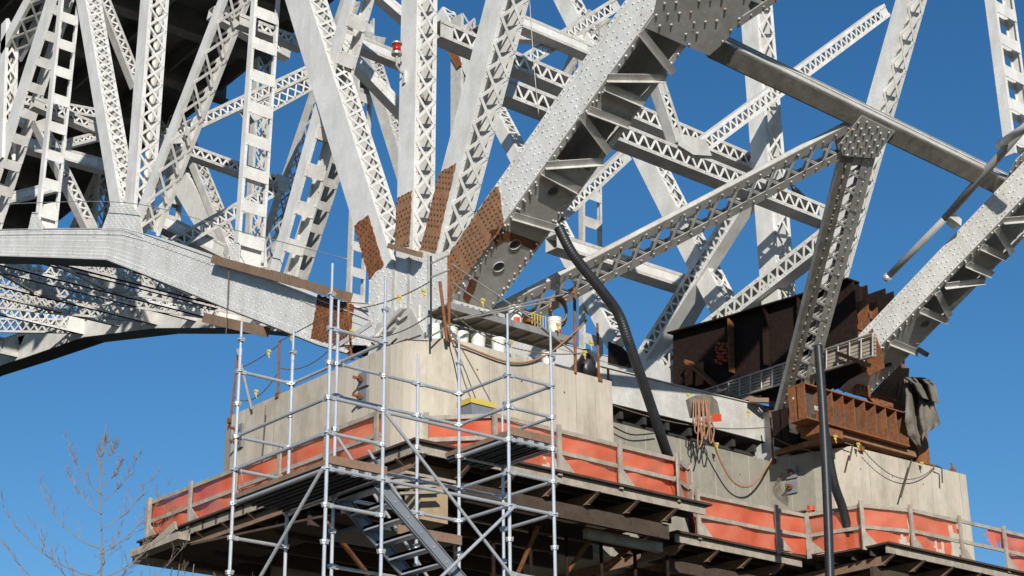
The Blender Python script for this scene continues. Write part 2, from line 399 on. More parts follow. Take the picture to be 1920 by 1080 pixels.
# truss B members with their own traced positions
def mB(nm, L0, R0, L1, R1, T, lc, pt, rows=2, ext=3, x=XB, **k): return mpx(nm, lambda u, v: ox(u, v, x), L0, R0, L1, R1, EX, T, lace=lc, pitch=pt, rows=rows, ext=ext, m=k.pop('m', PAINT), rr=.022, dx=L0[0] * 4e-5 + .033, **k)
mB('vertical_post', (1440, 800), (1474, 800), (1383, 0), (1413, 0), .74, 'X', .80, 3)
mB('diagonal_post', (1360, 650), (1400, 650), (1035, 0), (1066, 0), .66, 'X', .66, 3)
mB('diagonal_post', (1475, 700), (1500, 700), (1675, 0), (1698, 0), .70, 'X', .80, 3)
mB('vertical_post', (1880, 290), (1898, 285), (1841, 0), (1861, 0), .90, 'B', .95, 1)
mB('diagonal_post', (1128, 640), (1155, 640), (838, 80), (862, 80), .60, 'Z', .42, 1, 2)          # post between the near posts, rusted top
mB('diagonal_post', (408, 500), (443, 480), (270, 265), (305, 255), .55, 'X', .55, 2, 4)
for y0, y1, kd in ((57, 57, 'X'), (57, 64, 'X'), (64, 64, 'B'), (71, 71, 'X'), (71, 64, 'B'), (57, 50.5, 'X'), (78, 78, 'B'), (78, 71, 'X')):
    zb = {57: 27.4, 64: 29.0, 71: 30.4, 78: 31.2}[y0]; zt = 38.2
    P0 = V((XB, y0, zb)); P1 = V((XB, y1, zt)); d = (P1 - P0).normalized()
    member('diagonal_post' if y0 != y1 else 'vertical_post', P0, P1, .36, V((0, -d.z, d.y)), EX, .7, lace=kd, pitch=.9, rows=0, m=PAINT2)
# top-left corner: near truss node and lattice seen at the edge
mpx('diagonal_post', pA, (-6, 92), (6, 96), (60, -30), (72, -26), EX, .8, lace='X', pitch=.8, rows=0, ext=1)
mpx('vertical_post', pA, (-6, 300), (3, 300), (2, 40), (12, 40), EX, .5, lace='X', pitch=.8, rows=0)

# ---- bottom chords
topA = [(700, 604), (560, 548), (420, 492), (272, 440), (232, 430), (100, 430), (0, 432), (-140, 437)]
botA = [(650, 662), (598, 647), (507, 610), (430, 580), (267, 513), (200, 487), (100, 483), (0, 480), (-140, 480)]
def chord(x, top, bot, T, name, mm, rivets, label):
    mb = MB(); tp = [V((x, p.y, p.z)) for p in top]; bt = [V((x, p.y, p.z)) for p in bot]
    ring = tp + bt[::-1]
    mb.poly(ring, EX * .03); mb.poly([p + EX * (T - .03) for p in ring], EX * .03)
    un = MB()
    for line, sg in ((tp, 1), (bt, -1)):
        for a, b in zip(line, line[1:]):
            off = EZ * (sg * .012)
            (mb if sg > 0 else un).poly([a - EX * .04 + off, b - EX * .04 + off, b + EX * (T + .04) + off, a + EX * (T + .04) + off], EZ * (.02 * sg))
    # flange angle legs on the face
    for line, sg in ((tp, -1), (bt, 1)):
        for a, b in zip(line, line[1:]):
            d = (b - a).normalized(); n = EX.cross(d); n = n if n.z * sg > 0 else -n
            mb.poly([a - EX * .015, b - EX * .015, b + n * .17 - EX * .015, a + n * .17 - EX * .015], EX * .014)
    if rivets:
        def bz(y, line):
            ys = sorted(line, key=lambda p: p.y)
            for a, b in zip(ys, ys[1:]):
                if a.y <= y <= b.y: return a.z + (b.z - a.z) * (y - a.y) / (b.y - a.y)
            return None
        y = tp[0].y + .05; ymax = tp[-1].y; i = 0
        while y < ymax:
            z0, z1 = bz(y, bt), bz(y, tp)
            if z0 and z1:
                dense = y > 42.2
                fr = (.05, .15, .27, .39, .61, .73, .85, .95) if dense else ((.04, .16, .30, .44, .58, .72, .84, .96) if i % 2 else (.10, .23, .37, .51, .65, .78, .90))
                for f in fr:
                    if not dense and .2 < f < .8 and random.random() < .3: continue
                    p = V((x - .001, y, z0 + (z1 - z0) * f))
                    if f < .17 or f > .83: p.x -= .014
                    if not skipA(p) or x != XA: mb.rivet(p, -EX, .021, .016)
            y += .13; i += 1
    o = part(mb, name, mm, bridge, label); part(un, 'bottom_plate', SHADE, o, 'underside with shade put into its dark colour')  # chord underside shade painted by colour
    return o
tA = [pA(*p) for p in topA]; bA = [pA(*p) for p in botA]
ch = chord(XA, tA, bA, 1.0, 'bottom_chord', PAINT, True, 'massive riveted box chord rising left from the pier with a rust patch')
patch('G', ch, (1, .52), pitch=.115, jg=.025)
def prof(y):            # underside height of the arch rib
    P = [(30.0, 14.5), (32.6, 15.6), (43.6, 20.95), (46.6, 22.35), (52.5, 24.4), (57.2, 26.0), (64, 27.95), (70.9, 29.5), (76.7, 30.15), (82, 30.8), (95, 31.4), (120, 30)]
    for a, b in zip(P, P[1:]):
        if a[0] <= y <= b[0]: return a[1] + (b[1] - a[1]) * (y - a[0]) / (b[0] - a[0])
ysB = [30.3, 32.6, 37, 43.6, 46.6, 52.5, 57.2, 64, 70.9, 76.7, 82, 95, 118]
bB = [V((XB, y, prof(y) + .05)) for y in ysB]; tB = [V((XB, y, prof(y) + (1.75 if y < 45 else 1.45) * (1 if y > 31 else .75))) for y in ysB]
chord(XB, tB, bB, 1.0, 'bottom_chord', PAINT, False, 'far box chord running behind the near pier')
# node gussets on the near chord
def gus(px, x=XA - .03, th=.02, m=PAINT, pitch=.14, r=.024, host=None, nm='gusset_plate', rv=True, pf=None, nv=-EX, jit=0, label=None):
    pf = pf or (lambda u, v: ox(u, v, x)); pts = [pf(*p) for p in px]; mb = MB(); mb.poly(pts, -nv * th)
    if rv:
        a = (pts[1] - pts[0]).normalized(); b = nv.cross(a).normalized(); c = sum(pts, V((0, 0, 0))) / len(pts)
        f2 = [((p - c).dot(a), (p - c).dot(b)) for p in pts]
        mnx, mxx = min(p[0] for p in f2), max(p[0] for p in f2); mny, mxy = min(p[1] for p in f2), max(p[1] for p in f2)
        i = 0; x0 = mnx + .06
        while x0 < mxx:
            y0 = mny + .06 + (pitch / 2 if i % 2 else 0)
            while y0 < mxy:
                if inpoly((x0, y0), f2) and random.random() > jit: mb.rivet(c + a * x0 + b * y0, nv, r, r * .75)
                y0 += pitch
            x0 += pitch; i += 1
    return part(mb, nm, m, bridge, label)
gus([(692, 528), (704, 510), (722, 500), (742, 497), (770, 478), (790, 469), (815, 476), (842, 470), (843, 566), (830, 600), (806, 634), (700, 648), (640, 646), (655, 625), (690, 606)], label='big white bearing plate where the posts meet above the pier', jit=.35, pitch=.155)
gus([(207, 385), (226, 384), (246, 384), (262, 400), (268, 446), (232, 432), (190, 432), (200, 405)], pitch=.16)
gus([(432, 455), (448, 455), (450, 508), (425, 497)], pitch=.16); gus([(60, 398), (70, 398), (80, 432), (52, 432)], pitch=.16)
sm_ = MB()
for u0, v0, u1, v1 in ((770, 482, 768, 640), (806, 478, 806, 636), (742, 500, 738, 610)): sm_.beam(pA(u0, v0) - EX * .04, pA(u1, v1) - EX * .04, .10, .014, EX)
sm_.beam(pA(700, 606) - EX * .045, pA(640, 646) - EX * .045, .12, .014, EX); pieces(sm_, 'cover_strip', PAINT2, posts['M9'])
# batten gusset plates between the two webs of the ladder posts
for px in ([(446, 455), (498, 444), (501, 500), (448, 506)],): gus(px, pf=lambda u, v: oy(u, v, 37.25), nv=-EY, rv=False)
gus([(70, 386), (105, 378), (108, 430), (72, 432)], pf=lambda u, v: oy(u, v, 49.8), nv=-EY, rv=False)
gus([(232, 384), (252, 380), (300, 395), (268, 446)], pf=lambda u, v: oy(u, v, 43.6), nv=-EY, rv=False, m=PAINT2)

# ---- big diagonal ribs (right of the bearing) with their plated undersides
def rib(x, L0, R0, L1, R1, T, ext, label, rows, key=None):
    pf = lambda u, v: ox(u, v, x)
    P0, P1, w0, w1, wv = quad(pf, L0, R0, L1, R1); w = (w0 + w1) / 2; ax = (P1 - P0).normalized(); P1 = P1 + ax * ext
    if wv.z > 0: wv = -wv                      # wv points to the underside
    mb = MB()
    for t0 in (0, T - .03): mb.poly([P0 - wv * w / 2 + EX * t0, P0 + wv * w / 2 + EX * t0, P1 + wv * w / 2 + EX * t0, P1 - wv * w / 2 + EX * t0], EX * .03)
    mb.poly([P0 - wv * (w / 2) , P1 - wv * (w / 2), P1 - wv * w / 2 + EX * T, P0 - wv * w / 2 + EX * T], wv * .03)     # cover plate on top
    mb.poly([P0 - wv * (w / 2 + .001) - EX * .012, P1 - wv * (w / 2 + .001) - EX * .012, P1 - wv * (w / 2 - .16) - EX * .012, P0 - wv * (w / 2 - .16) - EX * .012], EX * .011)
    mb.poly([P0 + wv * (w / 2 + .001) - EX * .012, P1 + wv * (w / 2 + .001) - EX * .012, P1 + wv * (w / 2 - .16) - EX * .012, P0 + wv * (w / 2 - .16) - EX * .012], EX * .011)
    for t0, t1 in ((-.012, .14), (T - .14, T)):   # bottom flange legs
        mb.poly([P0 + wv * w / 2 + EX * t0, P1 + wv * w / 2 + EX * t0, P1 + wv * w / 2 + EX * t1, P0 + wv * w / 2 + EX * t1], wv * .02)
    L = (P1 - P0).length; n = int(L / .12)
    for i in range(n):
        s = .06 + i * .12
        for j in range(rows):
            f = j / (rows - 1) - .5
            if (i + j * 2) % 4 in (1,) or ((i + j) % 2 and 0 < j < rows - 1): continue
            p = P0 + ax * s + wv * (f * (w - .11)) - EX * .0005
            if j in (0, rows - 1): p = p - EX * .012
            if key and skipA(p): continue
            mb.rivet(p, -EX, .025, .019)
        if i % 2:
            for t0 in (.06, T - .06): mb.rivet(P0 + ax * s + wv * (w / 2 + .02) + EX * t0, wv, .028, .034)
    o = part(mb, 'arch_rib', PAINT, bridge, label)
    return o, P0, ax, wv, w
ribA, A0, axA, wnA, wA = rib(XA, (842, 468), (843, 563), (1177, 0), (1238, 0), 1.22, 9, 'broad riveted rib rising right from the near bearing with rusted foot and plated underside', 9, 'M11')
patch('M11', ribA, (axA.y, axA.z), pitch=.125, m=RUSTB)
ribB, B0, axB, wnB, wB = rib(XB - .3, (1586, 650), (1602, 702), (1873, 357), (1897, 387), 1.15, 6, 'far riveted rib rising right from the rusty jacking steel', 8)
lA = pln(A0 + wnA * (wA / 2 + .022), wnA); lB = pln(B0 + wnB * (wB / 2 + .022), wnB)
def underplate(l, n, x0, T, px, host, m=PAINT2, rv=()):
    mb = MB(); pts = [l(*p) for p in px]; mb.poly(pts, -n * .02)
    o = part(mb, 'soffit_plate', m, host); return o
def cover(l, P0, n, ax, x0, s_px0, s_px1, host, T=1.2, holes=(), rust=None):
    """soffit plate between two stations along a rib, with hand holes, edge rivets"""
    c0, c1 = l(*s_px0), l(*s_px1); s0 = (c0 - P0).dot(ax); s1 = (c1 - P0).dot(ax); base = P0 + n * ((c0 - P0).dot(n))
    mb = MB(); y0, y1 = .03, T - .03
    N = 24; hs = [((l(*h) - P0).dot(ax), l(*h).x - x0) for h in holes]
    def at(s, t): return base + ax * s + EX * (x0 + t - base.x)
    # strip with elliptical openings: split into cells and drop those inside a hole, ring rim added
    segs = [s0] + sorted(sum([[h[0] - .16, h[0] + .16] for h in hs], [])) + [s1]
    segs = sorted(segs)
    for a, b in zip(segs, segs[1:]):
        h = next((h for h in hs if abs((a + b) / 2 - h[0]) < .02), None)
        if not h: mb.poly([at(a, y0), at(a, y1), at(b, y1), at(b, y0)], -n * .02)
        else:
            K = 16; r = .13; out = []; inn = []
            for k in range(K):
                t = 2 * math.pi * k / K; c, s_ = math.cos(t), math.sin(t); inn.append((h[0] + r * c, h[1] + r * s_))
                q = 1 / max(abs(c), abs(s_)); out.append((h[0] + .16 * c * q, h[1] + .16 * s_ * q))
            for k in range(K):
                k2 = (k + 1) % K
                mb.poly([at(*inn[k]), at(*out[k]), at(*out[k2]), at(*inn[k2])], -n * .02)
                mb.poly([at(*inn[k]) + n * .02, at(*inn[k2]) + n * .02, at(*inn[k2]) - n * .05, at(*inn[k]) - n * .05], (at(*inn[k]) - at(*h)).normalized() * .012)
            mb.poly([at(a, y0), at(b, y0), at(b, h[1] - .16), at(a, h[1] - .16)], -n * .02); mb.poly([at(a, y1), at(b, y1), at(b, h[1] + .16), at(a, h[1] + .16)], -n * .02)
    k = int(abs(s1 - s0) / .22)
    for i in range(k):
        s = min(s0, s1) + .1 + i * .22
        for t in (.12, T - .12): mb.rivet(at(s, t) + n * .002, n, .03, .038)
    part(mb, 'soffit_plate', PAINT2, host)
def bar(l, n, a, b, host, bw=.13, m=PAINT2, ang=True):
    mb = MB(); p, q = l(*a), l(*b); d = (q - p).normalized(); side = d.cross(n).normalized()
    mb.beam(p + n * .03, q + n * .03, bw, .015, n)
    if ang: mb.beam(p + n * .065 + side * bw / 2, q + n * .065 + side * bw / 2, .015, .085, n)
    part(mb, 'soffit_brace', m, host)
cover(lA, A0, wnA, axA, XA, (900, 585), (1042, 348), ribA, holes=[(1037, 358)][:0] + [(935, 500), (965, 458), (1037, 359)])
cover(lA, A0, wnA, axA, XA, (1042, 348), (1075, 310), ribA)
cover(lA, A0, wnA, axA, XA, (1140, 226), (1178, 172), ribA)
cover(lA, A0, wnA, axA, XA, (1262, 70), (1330, -60), ribA)
for a, b in (((1200, 58), (1262, 135)), ((1137, 143), (1248, 144)), ((1135, 160), (1208, 192)), ((1103, 203), (1180, 232)), ((1088, 212), (1142, 285)), ((1022, 307), (1130, 300)), ((962, 402), (1040, 425)), ((1017, 318), (1085, 355))): bar(lA, wnA, a, b, ribA, .16)
cover(lB, B0, wnB, axB, XB - .3, (1618, 745), (1752, 588), ribB, T=1.13, holes=[(1664, 685), (1734, 608)])
cover(lB, B0, wnB, axB, XB - .3, (1826, 505), (1862, 467), ribB, T=1.13)
for a, b in (((1671, 639), (1722, 659)), ((1757, 546), (1780, 592)), ((1772, 533), (1846, 524)), ((1813, 493), (1860, 513)), ((1840, 460), (1888, 482)), ((1868, 427), (1897, 473)), ((1882, 411), (1930, 407)), ((1727, 579), (1777, 600))): bar(lB, wnB, a, b, ribB, .16)
gus([(918, 432), (935, 428), (1012, 455), (1000, 470), (985, 462), (966, 452), (945, 452), (930, 462)], pf=pln(A0 + wnA * (wA / 2 + .03), wnA), nv=wnA, rv=False, m=RUST, nm='rusted_patch', th=.006, label='peeled rusty band across the rib underside')
gus([(868, 558), (884, 520), (898, 518), (890, 545), (878, 570)], pf=pln(A0 + wnA * (wA / 2 + .03), wnA), nv=wnA, rv=False, m=RUST, nm='rusted_patch', th=.006)
# ---- lateral system in the plane of the rib undersides
lat = pln(A0 + wnA * (wA / 2 - .1), wnA); UPN = -wnA
def lstrut(nm, a, b, w, T, kind, bw, pitch, m=PAINT2, **k):
    P0, P1 = lat(*a), lat(*b); d = (P1 - P0).normalized(); wv = d.cross(wnA).normalized()
    return strut(nm, P0, P1, wv, w, UPN, T, kind, bw, pitch, m, **k)
P0, P1 = lat(1338, 92), lat(1900, 362)
s1 = MB(); d = (P1 - P0).normalized(); wv = d.cross(wnA).normalized()
if wv.y > 0: wv = -wv
s1.beam(P0 + UPN * .01, P1 + UPN * .01, .44, .02, wnA)
s1.beam(P0 + UPN * .2 + wv * .2, P1 + UPN * .2 + wv * .2, .02, .4, UPN); s1.beam(P0 + UPN * .2 - wv * .2, P1 + UPN * .2 - wv * .2, .02, .4, UPN)
s1.beam(P0 + UPN * .41, P1 + UPN * .41, .52, .02, wnA)
s1.beam(P0 + UPN * .07 + wv * .225, P1 + UPN * .07 + wv * .225, .02, .12, UPN); s1.beam(P0 + UPN * .35 + wv * .225, P1 + UPN * .35 + wv * .225, .02, .10, UPN)
rivline(s1, P0 + UPN * .08 + wv * .236, P1 + UPN * .08 + wv * .236, wv, .3, .02)
o = part(s1, 'transverse_strut', PAINT2, bridge, 'heavy box strut crossing the sky between the two ribs')
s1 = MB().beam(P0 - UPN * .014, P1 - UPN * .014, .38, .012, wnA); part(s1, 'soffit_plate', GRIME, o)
lstrut('bracing_strut', (930, 609), (1600, 258), .92, .13, 'X', .24, .50, rp=.32, rr=.028, label='wide laced brace running from the near bearing up to the strut gusset')
s3 = lstrut('bracing_strut', (1474, 815), (1612, 285), .95, .13, 'X', .34, .50, rp=.28, rr=.028, label='laced brace dropping from the strut gusset to the far bearing')
P0, P1 = lat(1474, 815), lat(1612, 285); d = (P1 - P0).normalized(); wv = d.cross(wnA).normalized()
if wv.x > 0: wv = -wv
part(MB().beam(P0 + wv * .31 + wnA * .012, P1 + wv * .31 + wnA * .012, .33, .008, wnA), 'dark_flange', GRIME, s3, 'dark flange')  # darker plate along one edge of the brace
mb = MB(); rivline(mb, P0 + wv * .31 + wnA * .016, P1 + wv * .31 + wnA * .016, wnA, .3, .034); part(mb, 'rivet_row', GRIME, s3)
gl = pln(A0 + wnA * (wA / 2 + .0), wnA)
gus([(1616, 217), (1678, 247), (1662, 268), (1640, 297), (1608, 294), (1580, 292), (1574, 270)], pf=pln(A0 + wnA * (wA / 2 - .055), wnA), nv=wnA, m=PAINT2, pitch=.2, r=.034, label='riveted gusset at the middle of the box strut')
gus([(1240, -40), (1225, 30), (1210, 52), (1290, 88), (1330, 104), (1362, 76), (1388, 38), (1420, -20)], pf=pln(A0 + wnA * (wA / 2 + .06), wnA), nv=wnA, m=PAINT2, pitch=.26, r=.034, jit=.4, label='large grey gusset at the top of the near rib')
lstrut('bracing_strut', (1372, 30), (1640, -150), .75, .34, 'Z', .2, .6)
gus([(1880, 350), (1905, 300), (1960, 250), (1960, 420), (1905, 385)], pf=pln(A0 + wnA * (wA / 2 + .0), wnA), nv=wnA, m=PAINT2, pitch=.16, r=.03)

# ---- sway and cross bracing between the trusses
def tstrut(nm, P0, P1, w, T, kind='Z', m=PAINT2, tv=EY, **k):
    d = (P1 - P0).normalized(); wv = tv.cross(d).normalized(); return strut(nm, P0, P1, wv, w, tv, T, kind, k.pop('bw', .1), k.pop('pitch', None), m, **k)
TC = [0]
def t2(y, a, b, w, T, kind='Z', nm='bracing_strut', **k):
    TC[0] += 1; y += .023 * TC[0]
    return tstrut(nm, oy(*a, y), oy(*b, y), w, T, kind, **k)
t2(30.2, (827, 52), (1430, 310), .50, .45, nm='transverse_strut')
t2(27.8, (945, 160), (1556, 403), .52, .45, nm='transverse_strut')
t2(27.9, (1312, 278), (1664, 18), .42, .34, m=PAINT)
t2(27.9, (1277, 266), (1238, 150), .36, .3)
t2(33, (1045, 450), (1292, 530), .44, .5, 'P', nm='transverse_strut')
t2(36, (612, 52), (760, 112), .42, .35, 'P', nm='transverse_strut'); t2(34, (630, 70), (765, 212), .34, .3, 'P', m=PAINT)
t2(34, (683, -40), (800, 62), .3, .3, 'P', m=PAINT)
t2(34, (1055, 402), (1178, 288), .40, .35)
t2(34, (960, 130), (1160, 5), .42, .35); t2(36.5, (900, 58), (1130, 72), .4, .35, 'P')
t2(33.5, (960, 30), (1120, 98), .42, .4, 'P')
t2(43.8, (288, 256), (540, 347), .40, .35); t2(43.8, (318, 255), (585, 130), .40, .35); t2(43.8, (300, 472), (532, 345), .44, .4)
t2(43.8, (545, 100), (400, 20), .4, .35)
t2(37.2, (450, 35), (570, 82), .36, .3)
t2(50, (470, 215), (590, 150), .6, .5, 'X'); t2(50, (65, 190), (185, 240), .38, .35)
t2(57, (20, 260), (200, 310), .5, .45, 'P'); t2(57, (-20, 175), (200, 215), .4, .4, 'Z'); t2(57, (30, 215), (150, 300), .3, .3, 'P', m=PAINT)
t2(57, (-20, 380), (120, 345), .4, .4, 'P'); t2(50, (75, 225), (175, 430), .42, .35, 'Z'); t2(50, (190, -20), (262, 160), .42, .35, 'Z')
t2(50, (120, 270), (200, 250), .3, .3, 'Z'); t2(43.8, (270, 395), (420, 470), .5, .4, 'P')
for (x0, a, b, w, kd, m_) in ((XB - .1, (1226, 692), (1548, 440), .55, 'Z', PAINT), (XB, (1195, 680), (1400, 357), .52, 'Z', PAINT), (XB + .7, (1222, 690), (1305, 548), .36, 'X', PAINT)):
    P0, P1 = ox(*a, x0), ox(*b, x0); d = (P1 - P0).normalized(); strut('bracing_strut', P0, P1, V((0, -d.z, d.y)), w, EX, .42, kd, .12, .34, m_)
gus([(1205, 680), (1225, 672), (1255, 690), (1260, 720), (1200, 705)], x=XB - .14, rv=False)
gus([(1300, 540), (1311, 548), (1304, 565), (1293, 556)], x=XB + .66, rv=False, m=RUST, nm='rusted_patch')
gus([(1140, 640), (1165, 650), (1195, 680), (1180, 690), (1140, 680)], x=XB - .05, rv=False, m=RUSTD, nm='rusted_patch')
gus([(838, 78), (850, 85), (866, 120), (856, 128), (838, 96)], x=XB - .02, rv=False, m=RUST, nm='rusted_patch')
gus([(1275, 250), (1322, 262), (1335, 292), (1300, 290), (1272, 272)], pf=lambda u, v: oy(u, v, 27.75), nv=-EY, rv=False, m=PAINT2)
gus([(312, 240), (335, 246), (345, 268), (318, 270)], pf=lambda u, v: oy(u, v, 43.7), nv=-EY, rv=False, m=PAINT2)
gus([(520, 325), (545, 335), (540, 360), (522, 356)], pf=lambda u, v: oy(u, v, 43.7), nv=-EY, rv=False, m=PAINT2)
# white tie girder across the pier top between the two bearings
yT = 29.75; pts = [oy(*p, yT) for p in ((1125, 688), (1259, 722), (1461, 770), (1458, 834), (1298, 792), (1125, 750))]
mb = MB().poly(pts, EY * .03); mb.poly([p + EY * 1.0 for p in pts], EY * .03)
for a, b, z_ in ((pts[0], pts[1], .012), (pts[1], pts[2], .012), (pts[5], pts[4], -.03), (pts[4], pts[3], -.03)): mb.poly([a + V((0, -.05, z_)), b + V((0, -.05, z_)), b + V((0, 1.08, z_)), a + V((0, 1.08, z_))], EZ * .02)
rivline(mb, pts[5] + EZ * .07, pts[4] + EZ * .07, -EY, .3, .02); rivline(mb, pts[4] + EZ * .07, pts[3] + EZ * .07, -EY, .3, .02)
tg = part(mb, 'tie_girder', PAINT2, bridge, 'deep white girder crossing the pier top between the bearings')  # greyer paint stands in for shadows falling on the girder
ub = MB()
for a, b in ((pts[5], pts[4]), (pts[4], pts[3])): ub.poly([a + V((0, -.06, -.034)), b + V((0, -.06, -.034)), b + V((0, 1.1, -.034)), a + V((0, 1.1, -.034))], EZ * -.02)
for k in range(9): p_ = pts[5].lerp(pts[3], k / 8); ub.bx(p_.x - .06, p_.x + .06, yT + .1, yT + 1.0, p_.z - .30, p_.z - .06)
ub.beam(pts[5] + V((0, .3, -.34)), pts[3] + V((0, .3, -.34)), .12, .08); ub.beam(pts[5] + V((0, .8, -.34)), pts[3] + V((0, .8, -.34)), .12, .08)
part(ub, 'underside_grid', SHADE, tg, 'dark grid of beams under the girder')  # shade below the girder put into the grid's colour
# laterals between the bottom chords; chord shadows put into their grey paint
def rc(y, t): return V((XA + 1.0 + (W - 1.0) * t, y, prof(y) + .62))
nodes = [37.2, 44.6, 51.2, 57.5, 64, 71, 78]
for i, y in enumerate(nodes):
    sl_ = V((0, 1, (prof(y + 1) - prof(y - 1)) / 2)).normalized(); nrm = V((0, -sl_.z, sl_.y))
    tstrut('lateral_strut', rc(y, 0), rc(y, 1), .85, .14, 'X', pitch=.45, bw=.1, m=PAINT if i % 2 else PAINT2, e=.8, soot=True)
    if i < len(nodes) - 1:
        y2 = nodes[i + 1]
        for a, b in (((y, 0), (y2, .5)), ((y, 1), (y2, .5))):
            P0, P1 = rc(*a), rc(*b); tv = (P1 - P0).cross(nrm).normalized()
            if tv.y < 0: tv = -tv
            tstrut('lateral_strut', P0, P1, .7, .14, 'X', pitch=.4, bw=.1, tv=tv, e=.7, m=PAINT2, soot=True)
for y in (34, 40.7, 48, 54.3, 60.7, 67.5): tstrut('lateral_strut', rc(y, 0), rc(y, 1), .55, .12, 'X', pitch=.4, bw=.08, e=.5, soot=True)

# ---- deck high above
dk = MB(); x0, x1 = XA - 2.6, 36.4
dk.poly([V((x0, 51.0, 41.0)), V((x1, 51.0, 41.0)), V((x1, 82, 38.9)), V((x0, 82, 38.9))], EZ * .5)
dk.poly([V((x0, 82.0, 38.9)), V((x1, 82.0, 38.9)), V((x1, 300, 32.0)), V((x0, 300, 32.0))], EZ * .5)
def dz(y): return 41.0 - (y - 51) * .0677 if y < 82 else 38.9 - (y - 82) * .03165
o = part(dk, 'deck_slab', SOFF, bridge, 'dark unlit underside of the roadway')
for k in range(34):
    y = 51.4 + k * 3.5 * (1 + k * .02); z = dz(y); fb = MB(); fb.bx(x0 + .1, x1 - .05, y - .1, y + .1, z - 1.25, z + .02); fb.bx(x0 + .1, x1 - .03, y - .3, y + .3, z - 1.29, z - 1.24); part(fb, 'floor_beam', SOFF, o)
for k in range(7):
    x = x0 + .4 + k * (x1 - x0 - .8) / 6
    fb = MB(); fb.beam(V((x, 51.1, dz(51.1) - .45)), V((x, 82, dz(82) - .45)), .12, .8); fb.beam(V((x, 82, dz(82) - .45)), V((x, 290, dz(290) - .45)), .12, .8); part(fb, 'stringer', SOFF, o)
# ---- bearings, obstruction lamp
for x in (XA + .5, XB + .2):
    bs = MB()
    bs.bx(x - 1.0, x + 1.0, 28.6, 31.4, 14.05, 14.35); bs.bx(x - .7, x + .7, 29.1, 31.0, 14.35, 14.75)
    for k in (-.6, -.2, .2, .6): bs.poly([V((x + k, 28.5, 14.35)), V((x + k, 31.2, 14.35)), V((x + k, 30.6, 15.6)), V((x + k, 29.3, 15.6))], EX * .05)
    bs.tube([V((x - .7, 30, 15.5)), V((x + .7, 30, 15.5))], .28, 14)
    part(bs, 'bearing_shoe', PAINT2, bridge)
bs = MB()
for k in range(7): bs.rivet(V((XA + .1 + k * .16, 27.75, 15.28)), -EY, .04, .05); bs.rivet(V((XA + .1 + k * .16, 27.75, 14.72)), -EY, .04, .05)
bs.bx(XA - .05, XA + 1.35, 27.78, 28.0, 15.22, 15.34); bs.bx(XA - .05, XA + 1.35, 27.78, 28.0, 14.62, 14.82); bs.bx(XA + .2, XA + 1.1, 27.95, 28.8, 14.8, 15.25)
part(bs, 'bearing_bracket', PAINT2, bridge)
lug = MB(); c = pA(781, 596) - EX * .04; lug.tube([c + V((0, .16 * math.cos(t), .2 * math.sin(t) - .05)) for t in [math.pi + k * math.pi / 8 for k in range(9)]], .045, 6)
lug.bx(c.x - .03, c.x + .02, c.y - .17, c.y + .17, c.z - .03, c.z + .25); part(lug, 'lifting_lug', PAINT, bridge)

# ================================================================== PIERS
def pier(name, foot, ztop, m, label, z0=10.75):
    mb = MB(); mb.poly([V((x, y, z0)) for x, y in foot], EZ * (ztop - z0))
    xs0 = [p[0] for p in foot]; a_, b_ = min(xs0) + 1.2, max(xs0) - .4; mb.bx(a_, b_, 33.7, 34.9, 0, z0 + .01); o = mb.build(name, m)  # narrow set-back shaft, shaped so the space under the deck stays dark
    tag(o, label, 'pier')
    for i in range(len(foot) - 1):
        a, b = V((*foot[i], 0)), V((*foot[i + 1], 0)); L = (b - a).length; d = (b - a).normalized(); nn = V((d.y, -d.x, 0)); k = 1
        if (a + b).length and nn.dot(CAMP - a) < 0: nn = -nn
        if L < 1 or foot[i][1] > 33.5 and foot[i + 1][1] > 33.5 or nn.dot(CAMP - a) <= 0: continue
        while k * .61 < L - .1:
            p = a + d * (k * .61 + .02 * (k % 3)); o2 = part(MB().beam(p + EZ * (z0 + .02) + nn * .001, p + EZ * (ztop - .01) + nn * .001, .006 + .006 * (k % 2), .005, nn), 'form_seam', CONCD if m is CONC else CONC, o); k += 1
        for k in range(int(L / 1.22)):
            for hz in (.55, 1.75):
                p = a + d * (.3 + k * 1.22) + EZ * (ztop - hz) + nn * .001; part(MB().tube([p, p + nn * .004], .022, 8), 'tie_hole', RUSTP, o)
    return o
def arc(c, r, a0, a1, n): return [(c[0] + r * math.cos(math.radians(a0 + (a1 - a0) * i / n)), c[1] + r * math.sin(math.radians(a0 + (a1 - a0) * i / n))) for i in range(n + 1)]
f1 = [(20.80, 34.9), (20.60, 34.3), (20.60, 28.05)] + arc((21.75, 28.05), 1.13, 187, 268, 8) + [(25.89, 26.92), (25.9, 35.0)]
pier('near_concrete_pier', f1, 14.05, CONC, 'tall pale board-marked concrete pier under the fan of white steel posts')
f2 = [(33.96, 27.41), (34.15, 26.92), (38.72, 26.77), (39.0, 35), (34.0, 35)]
pier('far_concrete_pier', f2, 14.05, CONC, 'pale tan concrete pier at right carrying the rusty steel girders')
f3 = [(25.95, 29.1), (33.45, 29.07), (33.70, 27.80), (33.93, 27.55), (33.95, 34.9), (25.95, 34.9)]
pier('concrete_wall', f3, 14.03, CONCD, 'grey concrete wall linking the two pale piers behind orange netting')['category'] = 'wall'

